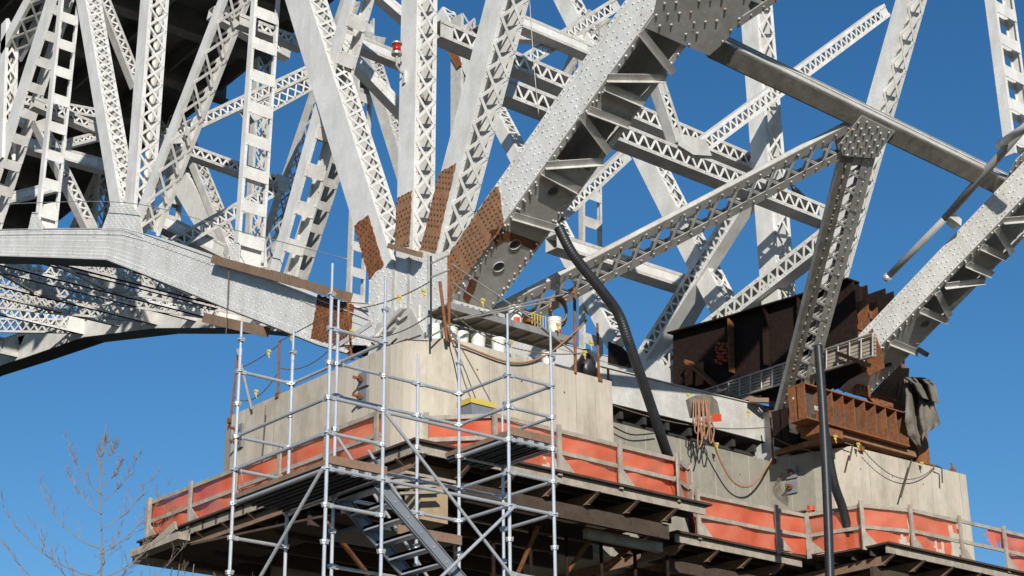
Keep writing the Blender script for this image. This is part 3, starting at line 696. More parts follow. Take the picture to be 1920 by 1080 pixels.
# ================================================================== TIMBER WORK PLATFORMS
def pxrail(pts, zr): return [oz(u, v, zr) for u, v in pts]
def rails(root, rail, zd, h, nets, tears={}):
    R = [V((p.x, p.y, zd)) for p in rail]
    for i, (a, b) in enumerate(zip(R, R[1:])):
        d = (b - a); L = d.length; d.normalize(); out = V((d.y, -d.x, 0))
        for hh, nm in ((h, 'top_rail'), (h * .48, 'middle_rail')):
            part(MB().beam(a + EZ * hh - d * .05 - out * .03, b + EZ * (hh - .02) + d * .05 - out * .03, .04, .088), nm, WOOD, root)
        n = max(1, round(L / 1.9))
        for k in range(n + (1 if i == len(R) - 2 else 0)):
            p = a + d * (L * k / n); q = MB().beam(p - EZ * .1 + out * .03, p + EZ * (h + .10) + out * .03, .10, .05, out)
            q.poly([p + d * .055, p + d * .055 + EZ * .34, p + d * .42], out * .04)
            part(q, 'guard_post', WOOD, root)
        if nets[i]:
            fine_ = 2 if i in tears else 1; nx = max(3, int(L / (.14 / fine_))); grid = []; NR = 8 * fine_
            for r in range(NR):
                row = []; fr = r / (NR - 1)
                for c in range(nx + 1):
                    t = c / nx
                    p = a + d * (L * t) - out * (.10 + (.05 * math.sin(c * .55 / fine_ + i) + .09 * mnoise.noise(V((c * .35 / fine_, fr * 3, i)))) * fr * (1 - fr) * 4) + EZ * (.01 + (h - .02) * fr - .025 * math.sin(t * math.pi * n) ** 2 * fr)
                    row.append(p)
                grid.append(row)
            mb = MB(); mb.sheet(grid)
            if i in tears:
                keep = []
                for f in mb.f:
                    c = sum((V(mb.v[j]) for j in f), V((0, 0, 0))) / 4
                    if any(t0 < (c - a).dot(d) / L + .02 * math.sin(c.z * 31) < t1 and z0 - .1 * math.sin(c.x * 13) < (c.z - zd) / h < z1 + .13 * math.sin(c.x * 23 + c.y * 9) for t0, t1, z0, z1 in tears[i]): continue
                    keep.append(f)
                mb.f = keep; mb.m = [0] * len(keep)
            part(mb, 'debris_netting', NET, root, smooth=True)
    return R
def pxrail(pts, zr): return [oz(u, v, zr) for u, v in pts]
zr1 = 11.97; h1 = .86; zd1 = zr1 - h1
q = pxrail([(302, 946), (440, 876), (607, 801), (745, 768)], zr1); xg = (q[0].x + q[1].x + q[2].x) / 3
r = pxrail([(905, 778), (1092, 815), (1235, 846), (1276, 857)], zr1); yg = (r[0].y + r[2].y) / 2
root1 = empty('timber_platform', (xg, yg, 0)); tag(root1, 'timber work platform with orange netting wrapped round the nearer concrete pier', 'work platform')
XE = r[3].x
rails(root1, [V((xg, q[0].y, 0)), V((xg, q[1].y, 0)), V((xg, yg + 1.25, 0))], zd1, h1, (1, 1))
rails(root1, [V((xg + 1.0, yg + 1.0, 0)), V((xg + 1.9, yg, 0)), V((XE, yg, 0)), V((XE + .75, yg + .35, 0)), V((XE + .8, yg + 1.3, 0))], zd1, h1, (1, 1, 1, 1), {1: [(.29, .36, 0, .22)]})
rails(root1, [V((xg - .02, q[0].y, 0)), V((xg + 1.4, q[0].y + .02, 0))], zd1, h1, (1,))
def framing(root, x0, x1, y0, y1, zd, jx=None, ends=()):
    part(MB().bx(x0, x1, y0, y1, zd - .05, zd - .004), 'plank_deck', WOODD, root)  # unseen depth decked over to keep the space below in shade
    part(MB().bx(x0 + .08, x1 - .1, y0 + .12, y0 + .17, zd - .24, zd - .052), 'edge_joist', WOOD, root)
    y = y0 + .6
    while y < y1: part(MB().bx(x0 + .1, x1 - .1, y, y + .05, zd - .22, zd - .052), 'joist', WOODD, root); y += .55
    x = x0 + .3
    while x < x1 - .1:
        m2 = MB().bx(x, x + .09, y0 + .45, y1, zd - .44, zd - .225)
        m2.poly([V((x + .003, y0 + .45, zd - .23)), V((x + .003, y0 + .45, zd - .43)), V((x + .003, y0 + .1, zd - .235))], EX * .084)
        part(m2, 'bearer', WOODB, root); x += 1.12
framing(root1, xg - .12, XE + .95, yg - .1, q[0].y + .3, zd1)
part(MB().bx(xg, xg + .05, yg + .1, q[0].y + .3, zd1 - .24, zd1 - .052), 'edge_joist', WOOD, root1)
for k in range(9):
    y = yg + .6 + k * 1.05
    m2 = MB().bx(xg + .3, 20.6, y, y + .09, zd1 - .44, zd1 - .225); m2.poly([V((xg + .3, y + .003, zd1 - .23)), V((xg + .3, y + .003, zd1 - .43)), V((xg - .02, y + .003, zd1 - .235))], EY * .084)
    part(m2, 'bearer', WOODB, root1)
# lower tier: long outriggers, ledgers, props and braces in the dark below
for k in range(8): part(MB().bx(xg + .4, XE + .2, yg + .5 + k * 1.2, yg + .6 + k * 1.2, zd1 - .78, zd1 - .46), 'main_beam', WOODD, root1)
T1 = oz(255, 1040, zd1 - .62); T2_ = oz(330, 1000, zd1 - .45); T3 = oz(610, 1050, zd1 - .62)
lw = MB().beam(T1, oz(345, 1005, zd1 - .55), .3, .16); lw.beam(T1 - EZ * .1, T1 + EX * 6 - EZ * .1, .3, .14); lw.beam(oz(330, 985, zd1 - .2), oz(275, 1035, zd1 - .6), .06, .2)
part(lw, 'outrigger_beam', WOOD, root1)
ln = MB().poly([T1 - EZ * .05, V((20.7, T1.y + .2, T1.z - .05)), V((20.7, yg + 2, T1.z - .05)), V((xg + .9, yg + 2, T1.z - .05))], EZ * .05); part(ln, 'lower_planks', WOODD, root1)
for (a, b) in (((612, 980), (690, 1078)), ((1010, 985), (970, 1078)), ((1115, 1000), (1060, 1078)), ((1215, 1000), (1120, 1075))):
    part(MB().tube([oy(*a, yg + 1.2), oy(*b, yg + 2.0)], .05, 8), 'raking_prop', RUST, root1)
for k in range(8):
    x = xg + 1.2 + k * 1.0; part(MB().tube([V((x, yg + 1.6, 6)), V((x, yg + 1.6, zd1 - .78))], .04, 8), 'prop', RUSTD, root1)
# far platform
zr2 = 11.97; h2 = .98; zd2 = zr2 - h2
q2 = pxrail([(1306, 925), (1454, 955), (1513, 965), (1613, 947), (1705, 955), (1797, 975), (1960, 1012)], zr2)
root2 = empty('timber_platform', (q2[3].x, q2[3].y, 0)); tag(root2, 'timber work platform with torn orange netting in front of the wall and the right-hand pier', 'work platform')
rails(root2, q2, zd2, h2, (1,) * 6, {3: [(.80, 1, 0, .28)], 4: [(.55, .72, -.3, .30), (.84, 1, -.3, .75)], 5: [(0, .34, -.3, 1.3), (.34, .60, -.2, .58)]})
d0, d3 = q2[0], q2[3]
framing(root2, q2[0].x - .8, q2[2].x + .1, q2[0].y - .1, 35.5, zd2 - .008)
framing(root2, q2[3].x + .02, q2[6].x + .2, q2[4].y - .25, 35.5, zd2 - .011)
part(MB().poly([V((q2[2].x + .105, q2[2].y - .1, zd2 - .06)), V((q2[3].x + .01, q2[3].y - .2, zd2 - .06)), V((q2[3].x + .01, 35, zd2 - .06)), V((q2[2].x + .105, 35, zd2 - .06))], EZ * .045), 'plank_deck', WOODD, root2)
for k in range(6): part(MB().bx(q2[0].x - .5, q2[2].x, q2[0].y + .6 + k * 1.2, q2[0].y + .7 + k * 1.2, zd2 - .76, zd2 - .46), 'main_beam', WOODD, root2); part(MB().bx(q2[3].x + .2, q2[6].x, q2[4].y + .4 + k * 1.2, q2[4].y + .5 + k * 1.2, zd2 - .76, zd2 - .46), 'main_beam', WOODD, root2)
part(MB().bx(XE - 1.8, XE + .4, yg + .9, yg + 1.05, zd1 - .95, zd1 - .75), 'cross_beam', WOOD, root1)

# ================================================================== TUBE SCAFFOLD TOWER
za = (CAMP + ray(457, 699) * 26.0).z
SP = {k: oz(u, v, za) for k, (u, v) in dict(P1=(457, 699), P2=(550, 720), P3=(614, 612), P4=(628, 680), P5=(715, 647), P6=(782, 720), P7=(863, 739), P8=(953, 701), P9=(1035, 722), P10=(955, 755)).items()}
xs = dict(a=(SP['P1'].x + SP['P3'].x) / 2, b=(SP['P2'].x + SP['P4'].x + SP['P5'].x) / 3, c=SP['P6'].x, d=(SP['P7'].x + SP['P8'].x) / 2, e=(SP['P9'].x + SP['P10'].x) / 2)
ys_ = dict(i=(SP['P1'].y + SP['P2'].y) / 2, j=(SP['P4'].y + SP['P6'].y + SP['P7'].y) / 3, k=(SP['P3'].y + SP['P5'].y + SP['P8'].y + SP['P9'].y) / 4)
G_ = dict(P1='ai', P2='bi', P3='ak', P4='bj', P5='bk', P6='cj', P7='dj', P8='dk', P9='ek', P10='ej')
PP = {k: V((xs[g[0]], ys_[g[1]], 0)) for k, g in G_.items()}
topv = dict(P1=600, P2=612, P3=496, P4=565, P5=525, P6=663, P7=630, P8=588, P9=616, P10=770)
sc = empty('tube_scaffold', (PP['P5'].x, PP['P5'].y, 0)); tag(sc, 'galvanised tube scaffold tower with decks and a metal stair in front of the near pier', 'scaffold')
STEP = .5
for k, p in PP.items():
    zt = ox(topv[k] * 0 + (PP[k] * 0).x + {'P1': 460, 'P2': 555, 'P3': 620, 'P4': 632, 'P5': 716, 'P6': 784, 'P7': 863, 'P8': 952, 'P9': 1033, 'P10': 955}[k], topv[k], p.x).z
    mb = MB(); zc = zt - .42
    mb.tube([V((p.x, p.y, 0)), V((p.x, p.y, zc))], .0262, 10); mb.tube([V((p.x, p.y, zc - .06)), V((p.x, p.y, zt))], .0195, 10)
    if k not in ('P6',): mb.tube([V((p.x, p.y, zc - .12)), V((p.x, p.y, zc - .02))], .031, 10)
    n = int((zt - 3) / STEP)
    for i in range(-14, 8):
        z = za + i * STEP
        if z > zt - .25 or z < 1: continue
        mb.tube([V((p.x, p.y, z - .006)), V((p.x, p.y, z + .006))], .052, 10)
        for s_ in (0, 1, 2, 3):
            dv = (EX, EY, -EX, -EY)[s_]
            if (i + s_) % 4 != 3: mb.beam(p + EZ * z + dv * .03 - EZ * .03, p + EZ * z + dv * .05 + EZ * .03, .03, .05, EX if s_ % 2 else EY)
    part(mb, 'standard', GALV, sc, smooth=False)
def led(a, b, lv, dz_=0.0, nm='ledger'):
    z = za + lv * STEP + dz_; p, q_ = PP[a] + EZ * z, PP[b] + EZ * z; d = (q_ - p).normalized()
    mb = MB().tube([p + d * .06, q_ - d * .06], .026, 10)
    for e, s_ in ((p, 1), (q_, -1)): mb.beam(e + d * s_ * .035, e + d * s_ * .11, .045, .06)
    part(mb, nm, GALV, sc)
for a, b, lv in (('P1', 'P2', 0), ('P1', 'P2', -2), ('P1', 'P2', -3), ('P1', 'P2', -5), ('P1', 'P2', -8), ('P1', 'P3', -2), ('P1', 'P3', -3), ('P1', 'P3', -4), ('P2', 'P4', 0), ('P2', 'P4', -4), ('P3', 'P5', 0), ('P3', 'P5', -2), ('P3', 'P5', -3), ('P3', 'P5', -4), ('P3', 'P5', -5), ('P4', 'P5', 0), ('P4', 'P5', -4),
                 ('P4', 'P6', 0), ('P6', 'P7', 0), ('P4', 'P6', -1), ('P6', 'P7', -1), ('P4', 'P6', -3), ('P6', 'P7', -3), ('P4', 'P6', -4), ('P6', 'P7', -4), ('P4', 'P6', -6), ('P5', 'P8', -4), ('P5', 'P8', -2.05), ('P7', 'P8', 0), ('P7', 'P8', -1), ('P7', 'P8', -2), ('P7', 'P8', -3), ('P7', 'P8', -4), ('P7', 'P10', -2), ('P7', 'P10', -3),
                 ('P8', 'P9', 0), ('P8', 'P9', -1), ('P8', 'P9', -2), ('P8', 'P9', -3), ('P8', 'P9', -4), ('P8', 'P9', -6), ('P9', 'P10', 0), ('P9', 'P10', -1), ('P9', 'P10', -2), ('P9', 'P10', -3), ('P9', 'P10', -4), ('P9', 'P10', -6)):
    led(a, b, lv)
def brace(a, la, b, lb, off=V((0, -.05, 0)), r=.0242):
    part(MB().tube([PP[a] + EZ * (za + la * STEP) + off, PP[b] + EZ * (za + lb * STEP) + off], r, 10), 'diagonal_brace', GALV, sc)
brace('P5', -2.1, 'P8', -6.1); brace('P8', -4.1, 'P5', -8.2, V((0, -.09, 0))); brace('P3', -4, 'P1', -8, V((-.06, 0, 0)))
brace('P5', -3.0, 'P8', -7.8, V((0, .35, 0))); brace('P4', -2, 'P7', -7, V((0, .06, 0)))
def sdeck(x0, x1, y0, y1, z, along='x'):
    mb = MB(); n = 4; 
    for i in range(n):
        if along == 'y': a0 = x0 + (x1 - x0) * i / n; mb.bx(a0 + .01, a0 + (x1 - x0) / n - .01, y0, y1, z + .03, z + .075); mb.bx(a0 + .05, a0 + .08, y0, y1, z, z + .03); mb.bx(a0 + (x1 - x0) / n - .08, a0 + (x1 - x0) / n - .05, y0, y1, z, z + .03)
    part(mb, 'steel_deck', DECKM, sc)
    tb = MB().bx(x0 - .02, x0 + .02, y0, y1, z + .07, z + .14); part(tb, 'toe_board', WOODB, sc)
    tb = MB().bx(x0, x1 + .1, y0 - .03, y0 + .01, z + .08, z + .20); part(tb, 'toe_board', WOODB, sc)
    for i in range(4):
        for s_ in (.12, .88): x = x0 + (x1 - x0) * (i + s_) / n; part(MB().bx(x - .02, x + .02, y0 - .04, y0 + .03, z - .03, z + .06), 'deck_hook', GALV, sc)
zD = za - 4 * STEP
sdeck(xs['a'] + .03, xs['b'] - .02, ys_['k'] + .03, ys_['i'] - .02, zD, 'y')
sdeck(xs['d'] + .03, xs['e'] - .02, ys_['k'] + .03, ys_['j'] + .35, za - 2 * STEP, 'y')
mb = MB(); mb.bx(xs['b'] + .5, xs['d'] - .03, ys_['j'] - .05, ys_['j'] + 1.0, zD - .35, zD - .30); part(mb, 'steel_deck', DECKM, sc)
part(MB().bx(xs['b'] + 1.1, xs['d'], ys_['j'] - .07, ys_['j'] - .04, zD - .38, zD - .24), 'toe_board', WOODB, sc)
# stair
yn, yf = ys_['k'] + .14, ys_['j'] - .12
sx0, sz0 = oy(708, 905, yn).x, oy(708, 905, yn).z; e_ = oy(862, 1085, yn); dirv = V((e_.x - sx0, 0, e_.z - sz0)).normalized()
st = MB(); Lst = 4.2
for y in (yn, yf):
    st.beam(V((sx0, y, sz0)), V((sx0, y, sz0)) + dirv * Lst, .04, .20)
    for o_ in (-.1, .1): st.beam(V((sx0, y - .02, sz0)) + EZ * o_, V((sx0, y - .02, sz0)) + dirv * Lst + EZ * o_, .055, .012)
so_ = part(st, 'stair_stringer', STRM, sc)
i = 0
while i * .29 < Lst - .1:
    p = V((sx0, 0, sz0)) + dirv * (.08 + i * .29); t = MB(); t.bx(p.x - .12, p.x + .10, yn + .03, yf - .03, p.z - .02, p.z + .02); t.bx(p.x - .12, p.x - .10, yn + .03, yf - .03, p.z - .045, p.z + .02)
    part(t, 'stair_tread', GALV, sc)
    MBb = MB().rivet(V((p.x, yn - .025, p.z)), -EY, .018, .014); part(MBb, 'tread_bolt', GALV, so_)
    i += 1
# plywood box and timbers on the corner of the near platform
bxr = empty('plywood_box', tuple(oy(820, 960, yg + .3))); tag(bxr, 'stained plywood box with timber lid at the inner corner of the near platform', 'plywood box')
c = oy(832, 935, yg + .3); mb = MB().bx(c.x - .55, c.x + .1, c.y, c.y + .5, c.z - .48, c.z + .32); part(mb, 'panel', PLY, bxr)
mb = MB().bx(c.x - .95, c.x + .25, c.y - .06, c.y + .6, c.z + .325, c.z + .38); part(mb, 'lid', WOOD, bxr)
mb = MB()
for k in range(3): mb.beam(c + V((-1.3, -.1 - k * .1, .1 - k * .14)), c + V((-.35, -.1 - k * .1, .28 - k * .14)), .14, .05)
pieces(mb, 'loose_board', WOOD, bxr)

# ================================================================== RUSTY JACKING STEEL ON THE FAR PIER
jk = empty('jacking_frame', (35.5, 27.5, 14.1)); tag(jk, 'rusty steel jacking girders stacked on the far pier under the right-hand rib', 'steel girders')
yJ = 26.55
gx0, gx1 = oy(1512, 770, yJ).x, oy(1703, 800, yJ).x; gz1, gz0 = 15.22, 14.30
def igirder(x0, x1, y0, z0, z1, n, wd=.5, m=RUST):
    mb = MB().bx(x0, x1, y0 + wd / 2 - .015, y0 + wd / 2 + .015, z0 + .03, z1 - .03)
    mb.bx(x0, x1, y0, y0 + wd, z1 - .035, z1); mb.bx(x0, x1, y0, y0 + wd, z0, z0 + .035); mb.bx(x0, x0 + .025, y0 + .01, y0 + wd - .01, z0 + .03, z1 - .03)
    g_ = part(mb, 'plate_girder', m, jk); part(MB().bx(x0 + .03, x1 - .01, y0 + wd / 2 - .022, y0 + wd / 2 - .0155, z0 + .04, z1 - .04), 'web_plate', RUSTP, g_, 'grey mottled web between the orange stiffeners')
    for k in range(n):
        x = x0 + .62 + (x1 - x0 - .65) * k / (n - 1); part(MB().bx(x, x + .025, y0 + .02, y0 + wd / 2 - .016, z0 + .036, z1 - .036), 'stiffener', m, g_)
    return g_
igirder(gx0, gx1, yJ, gz0, gz1, 9, .55)
igirder(gx0 + 1.2, gx1 + .2, yJ + 1.6, gz0, gz1, 7, .55, RUSTD)
part(MB().bx(gx0 + .55, gx0 + 1.45, yJ + .1, yJ + .7, 14.06, gz0 - .003), 'packing_beam', RUST, jk)
part(MB().bx(gx0 + 1.5, gx1 + .5, yJ + .2, yJ + 2.4, 14.16, gz0 - .003), 'packing_beam', RUSTB, jk)
part(MB().bx(gx1 - .3, gx1 + .6, yJ + .9, yJ + 1.5, 14.06, 14.155), 'packing_beam', RUST, jk)
c = oy(1727, 800, yJ + .8); mb = MB().bx(c.x - .25, c.x + .25, c.y, c.y + .5, 14.06, 15.7); mb.bx(c.x - .3, c.x + .42, c.y - .05, c.y + .55, 14.3, 14.34); mb.bx(c.x - .3, c.x + .42, c.y - .05, c.y + .55, 14.08, 14.12); part(mb, 'end_column', RUST, jk)
# deep girder running away along the bridge, its shade put into the colour
xg2 = 34.12
pts = [ox(1262, 722, xg2), ox(1262, 628, xg2), ox(1372, 598, xg2), ox(1512, 556, xg2), ox(1562, 541, xg2), ox(1600, 526, xg2), ox(1612, 700, xg2), ox(1500, 760, xg2)]
mb = MB().poly(pts, EX * .04)
for a, b in zip(pts[1:5], pts[2:6]): mb.beam(a + EZ * .01, b + EZ * .01, .5, .04)
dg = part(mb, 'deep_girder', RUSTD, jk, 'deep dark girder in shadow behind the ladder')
for u, v0, v1 in ((1375, 600, 700), (1440, 580, 690), (1505, 560, 690)):
    a, b = ox(u, v0, xg2 - .01), ox(u + 3, v1, xg2 - .01); part(MB().beam(a - EX * .12, b - EX * .12, .22, .03, EY), 'stiffener', RUST if u == 1375 else RUSTD, dg)
part(MB().beam(ox(1290, 678, xg2 - .2), ox(1340, 722, xg2 - .2), .3, .08), 'stiffener', RUST, dg)
for u in (1292, 1312): part(MB().beam(ox(u, 680, xg2 - .15), ox(u, 722, xg2 - .15), .03, .3, EY), 'stiffener', RUST, dg)
mb = MB()
for k in range(26): p = ox(1348 + (k % 4) * 6 + random.random() * 4, 645 + (k // 4) * 6 + random.random() * 3, xg2 - .07); mb.tube([p, p - EX * .14 + EZ * .01], .038, 7)
part(mb, 'bolt_cluster', BOLTR, dg, 'cluster of bright red-orange bolts on the dark girder', True)
# tower of columns at the rib foot
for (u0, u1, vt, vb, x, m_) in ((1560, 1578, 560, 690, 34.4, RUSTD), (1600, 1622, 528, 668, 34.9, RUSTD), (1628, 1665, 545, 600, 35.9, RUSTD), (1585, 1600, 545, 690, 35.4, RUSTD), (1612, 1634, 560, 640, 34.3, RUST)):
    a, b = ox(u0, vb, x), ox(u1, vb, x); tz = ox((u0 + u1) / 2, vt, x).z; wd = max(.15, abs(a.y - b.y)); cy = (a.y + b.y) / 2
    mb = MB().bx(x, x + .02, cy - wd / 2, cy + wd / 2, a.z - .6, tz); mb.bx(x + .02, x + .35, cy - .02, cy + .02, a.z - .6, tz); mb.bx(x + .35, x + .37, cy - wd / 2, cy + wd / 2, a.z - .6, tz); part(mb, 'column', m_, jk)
mb = MB()
for a, b in (((1562, 600), (1640, 622)), ((1565, 612), (1638, 634)), ((1572, 662), (1622, 682)), ((1545, 695), (1618, 672)), ((1555, 720), (1625, 690))): mb.beam(ox(*a, 34.25), ox(*b, 34.25), .10, .12)
pieces(mb, 'cross_bar', RUST, jk)
part(MB().poly([ox(1640, 625, XB - .34), ox(1652, 655, XB - .34), ox(1658, 690, XB - .34), ox(1630, 705, XB - .34), ox(1618, 690, XB - .34), ox(1630, 650, XB - .34)], EX * .02), 'foot_plate', RUST, jk)
mb = MB()
for px in ([(1612, 690), (1640, 690), (1632, 745), (1604, 738)],): mb.poly([oy(*p, 26.9) for p in px], EY * .1)
for px in ([(1630, 746), (1682, 690), (1705, 690), (1700, 770), (1640, 757)],): mb.poly([oy(*p, 27.2) for p in px], EY * .1)
for px in ([(1655, 690), (1695, 630), (1697, 700)],): mb.poly([oy(*p, 27.35) for p in px], EY * .08)
pieces(mb, 'gusset_bracket', RUST, jk)
mb = MB()
for i in range(3): a, b = oy(1618 + 7 * i, 700, 26.88), oy(1612 + 7 * i, 732, 26.88); mb.beam(a, b, .05, .02, EY)
for i in range(2): a, b = oy(1688 + 8 * i, 715, 27.18), oy(1682 + 8 * i, 750, 27.18); mb.beam(a, b, .05, .02, EY)
pieces(mb, 'rib_plate', RUSTB, jk)
part(MB().beam(ox(1722, 655, XB + .9), ox(1738, 665, XB + .9), .12, .12), 'bolt_end', BLK, jk)
# small white chalk marks on the girder end
mb = MB().poly([V((gx0 - .004, yJ + .42, 14.92)), V((gx0 - .004, yJ + .34, 14.92)), V((gx0 - .004, yJ + .38, 14.86))], -EX * .002)
part(mb, 'chalk_mark', BKT, jk)
def text(s_, loc, size, rx, name, m, root):
    cu = bpy.data.curves.new(name, 'FONT'); cu.body = s_; cu.size = size; cu.extrude = .001
    t = bpy.data.objects.new(name, cu); COL.objects.link(t); t.matrix_world = Matrix.Translation(loc) @ rx.to_4x4(); bpy.context.view_layer.update()
    me = bpy.data.meshes.new_from_object(t); o = bpy.data.objects.new(name, me); COL.objects.link(o); me.transform(t.matrix_world); me.materials.clear(); me.materials.append(m); bpy.data.objects.remove(t)
    under(root, o); return o
rotX = Matrix(((0, 0, -1), (-1, 0, 0), (0, 1, 0)))      # text readable on a face that looks toward -X
text('80', oy(1527, 768, yJ - .004), .16, Matrix(((1, 0, 0), (0, 0, -1), (0, 1, 0))), 'painted_number', BKT, jk)

# ================================================================== OTHER THINGS
def thing1(mb, name, m, label, cat, group=None, smooth=False):
    o = mb.build(name, m, None, smooth); tag(o, label, cat, group); return o
# aluminium picks / ladders bundled along the girder
ld = empty('aluminium_work_plank', (34.0, 28, 16)); tag(ld, 'long aluminium-framed plank bundle lying before the dark girder', 'work plank')
xl = 33.5
A, B_, C_, D_ = ox(1303, 738, xl), ox(1634, 626, xl), ox(1330, 760, xl), ox(1640, 670, xl)
def seg(u0, u1, nb):
    def top(u): return ox(u, 738 + (u - 1303) * (626 - 738) / 331.0, xl)
    def bot(u): t = (u - 1303) / 331.0; return ox(u, 768 + (668 - 768) * t, xl)
    f = MB(); f.tube([top(u0), top(u1)], .03, 8); f.tube([bot(u0), bot(u1)], .03, 8); pieces(f, 'side_rail', ALU, ld)
    for i in range(nb + 1):
        u = u0 + (u1 - u0) * i / nb; part(MB().tube([top(u), bot(u)], .022, 6), 'rung', ALU, ld)
    s_ = MB()
    for i in range(6):
        a, b = top(u0).lerp(bot(u0), (i + .5) / 6), top(u1).lerp(bot(u1), (i + .5) / 6); s_.beam(a + EX * .12, b + EX * .12, .05, (top(u0) - bot(u0)).length / 6 - .015)
    pieces(s_, 'plank', WOOD, ld)
seg(1305, 1530, 11); seg(1528, 1636, 5)
part(MB().beam(ox(1572, 663, 33.4), ox(1630, 685, 33.4), .12, .1), 'hanger_bar', RUSTD, ld)
# sandbag-like bundle of timber
mb = MB()
for i in range(5): a = ox(1345 + i * 15, 735 + i * 4, 33.45); mb.beam(a, a + V((0.3, -.42, -.05)), .13, .12)
thing1(mb, 'timber_bundle', WOODB, 'stack of short brown timbers on the white chord below the aluminium planks', 'timber stack')
# tarpaulin
def cloth(pts, nx, ny, x, name, label):
    # pts: outline as left & right px columns
    L, Rr = pts; grid = []
    for i in range(ny + 1):
        t = i / ny
        def samp(P): k = t * (len(P) - 1); a = min(int(k), len(P) - 2); f = k - a; return (P[a][0] + (P[a + 1][0] - P[a][0]) * f, P[a][1] + (P[a + 1][1] - P[a][1]) * f)
        l_, r_ = samp(L), samp(Rr); row = []
        for j in range(nx + 1):
            s_ = j / nx; u = l_[0] + (r_[0] - l_[0]) * s_; v = l_[1] + (r_[1] - l_[1]) * s_
            row.append(oy(u, v, x + .34 * mnoise.noise(V((j * .42, i * .05, x))) + .07 * mnoise.noise(V((j * .9, i * .35, 3)))))
        grid.append(row)
    back = [[p + EY * .02 for p in r] for r in grid]
    mb = MB(); mb.sheet(grid); mb.sheet([r[::-1] for r in back]); return mb
tp = empty('tarpaulin', tuple(oy(1715, 720, 26.3))); tag(tp, 'torn grey-brown tarpaulin draped over the right end of the rusty girders', 'tarpaulin')
part(cloth(([(1694, 706), (1700, 745), (1698, 790), (1704, 818), (1724, 842)], [(1735, 708), (1752, 745), (1758, 775), (1764, 795), (1736, 812)]), 16, 22, 26.5, '', ''), 'hanging_sheet', TARPM, tp, smooth=True)
part(cloth(([(1692, 706), (1712, 720), (1728, 745)], [(1745, 712), (1754, 722), (1761, 756)]), 12, 10, 26.25, '', ''), 'folded_flap', TARPM, tp, smooth=True)
# black ducts
def smoothp(P, n=14):
    out = []
    for i in range(len(P) - 1):
        p0, p1, p2, p3 = P[max(i - 1, 0)], P[i], P[i + 1], P[min(i + 2, len(P) - 1)]
        for k in range(n):
            t = k / n; out.append(.5 * ((2 * p1) + (p2 - p0) * t + (2 * p0 - 5 * p1 + 4 * p2 - p3) * t * t + (3 * p1 - p0 - 3 * p2 + p3) * t ** 3))
    return out + [P[-1]]
def resample(P, step):
    out = [P[0]]; acc = 0
    for a, b in zip(P, P[1:]):
        L = (b - a).length; 
        if L < 1e-6: continue
        s_ = step - acc
        while s_ <= L: out.append(a.lerp(b, s_ / L)); s_ += step
        acc = L - (s_ - step)
    return out
def duct(P, r, label):
    Q = resample(smoothp(P), .02); mb = MB().tube(Q, r, 16, rf=lambda i: r * (.94 if i % 3 == 0 else 1.0))
    return thing1(mb, 'ribbed_duct', DUCT, label, 'duct', 'black ribbed hoses', True)
duct([oy(u, v, y) for u, v, y in ((1047, 425, 26.0), (1075, 478, 25.9), (1128, 545, 25.8), (1160, 590, 25.8), (1182, 650, 25.8), (1215, 745, 26.0), (1250, 848, 26.4), (1276, 920, 27.6), (1302, 1000, 27.9), (1320, 1080, 27.9), (1335, 1180, 27.9))], .118, 'long black ribbed duct slanting from the near rib past the near pier')
duct([oy(u, v, 23.3) for u, v in ((1534, 648), (1541, 740), (1547, 850), (1552, 960), (1556, 1080), (1560, 1200))], .10, 'black ribbed duct standing upright in front of the far pier')
duct([oy(u, v, y) for u, v, y in ((1545, 800, 25.6), (1553, 850, 25.7), (1565, 910, 25.8), (1582, 960, 25.9), (1600, 1040, 26.0))], .11, 'shorter black ribbed duct curving behind the upright one')
# drainpipe
dp = empty('drainpipe', tuple(ox(1660, 525, 33.6))); tag(dp, 'grey drainpipe hanging beside the right-hand rib with an open lower end', 'pipe')
part(MB().tube([ox(1662, 522, 33.6), ox(1775, 407, 33.6)], .085, 14), 'lower_pipe', PIPEM, dp, smooth=True)
part(MB().tube([ox(1772, 410, 33.6), ox(1895, 268, 33.6), ox(1990, 160, 33.6)], .10, 14), 'upper_pipe', PIPEM, dp, smooth=True)
part(MB().tube([ox(1660, 524, 33.6), ox(1667, 517, 33.6)], .105, 14), 'end_collar', GALV, dp, smooth=True)
part(MB().beam(ox(1775, 405, 33.6), ox(1795, 420, 34.0), .25, .2), 'bracket', PAINT2, dp)
part(MB().tube([ox(1873, 272, 33.6), ox(1905, 250, 33.0), ox(1950, 225, 32.6)], .1, 12), 'branch_pipe', PAINT2, dp, smooth=True)
# timbers lashed to the near chord
def lashed(a, b, hgt, wd, label, x):
    r_ = empty('timber_beam', tuple(ox(*a, x))); tag(r_, label, 'timber beam', 'brown timbers lashed to the near chord')
    P, Q = ox(*a, x), ox(*b, x); part(MB().beam(P, Q, wd, hgt), 'beam', WOODB, r_); return r_, P, Q
rt_, P, Q = lashed((404, 487), (652, 556), .22, .25, 'long brown timber lashed along the top edge of the near chord', XA - .14)
for t in (.48, .53, .56, .60, .63):
    c = P.lerp(Q, t); part(MB().tube([c + V((-.14, 0, .13)), c + V((-.14, -.06, -.14)), c + V((.12, -.05, -.14)), c + V((.12, 0, .13)), c + V((-.14, 0, .13))], .018, 5), 'lashing', ROPE, rt_)
lashed((388, 597), (497, 622), .26, .25, 'shorter brown timber slung under the lower edge of the near chord', XA + .1)
rt_, P, Q = lashed((733, 462), (786, 477), .12, .2, 'small brown board lying across the post feet above the bearing plate', XA - .3)
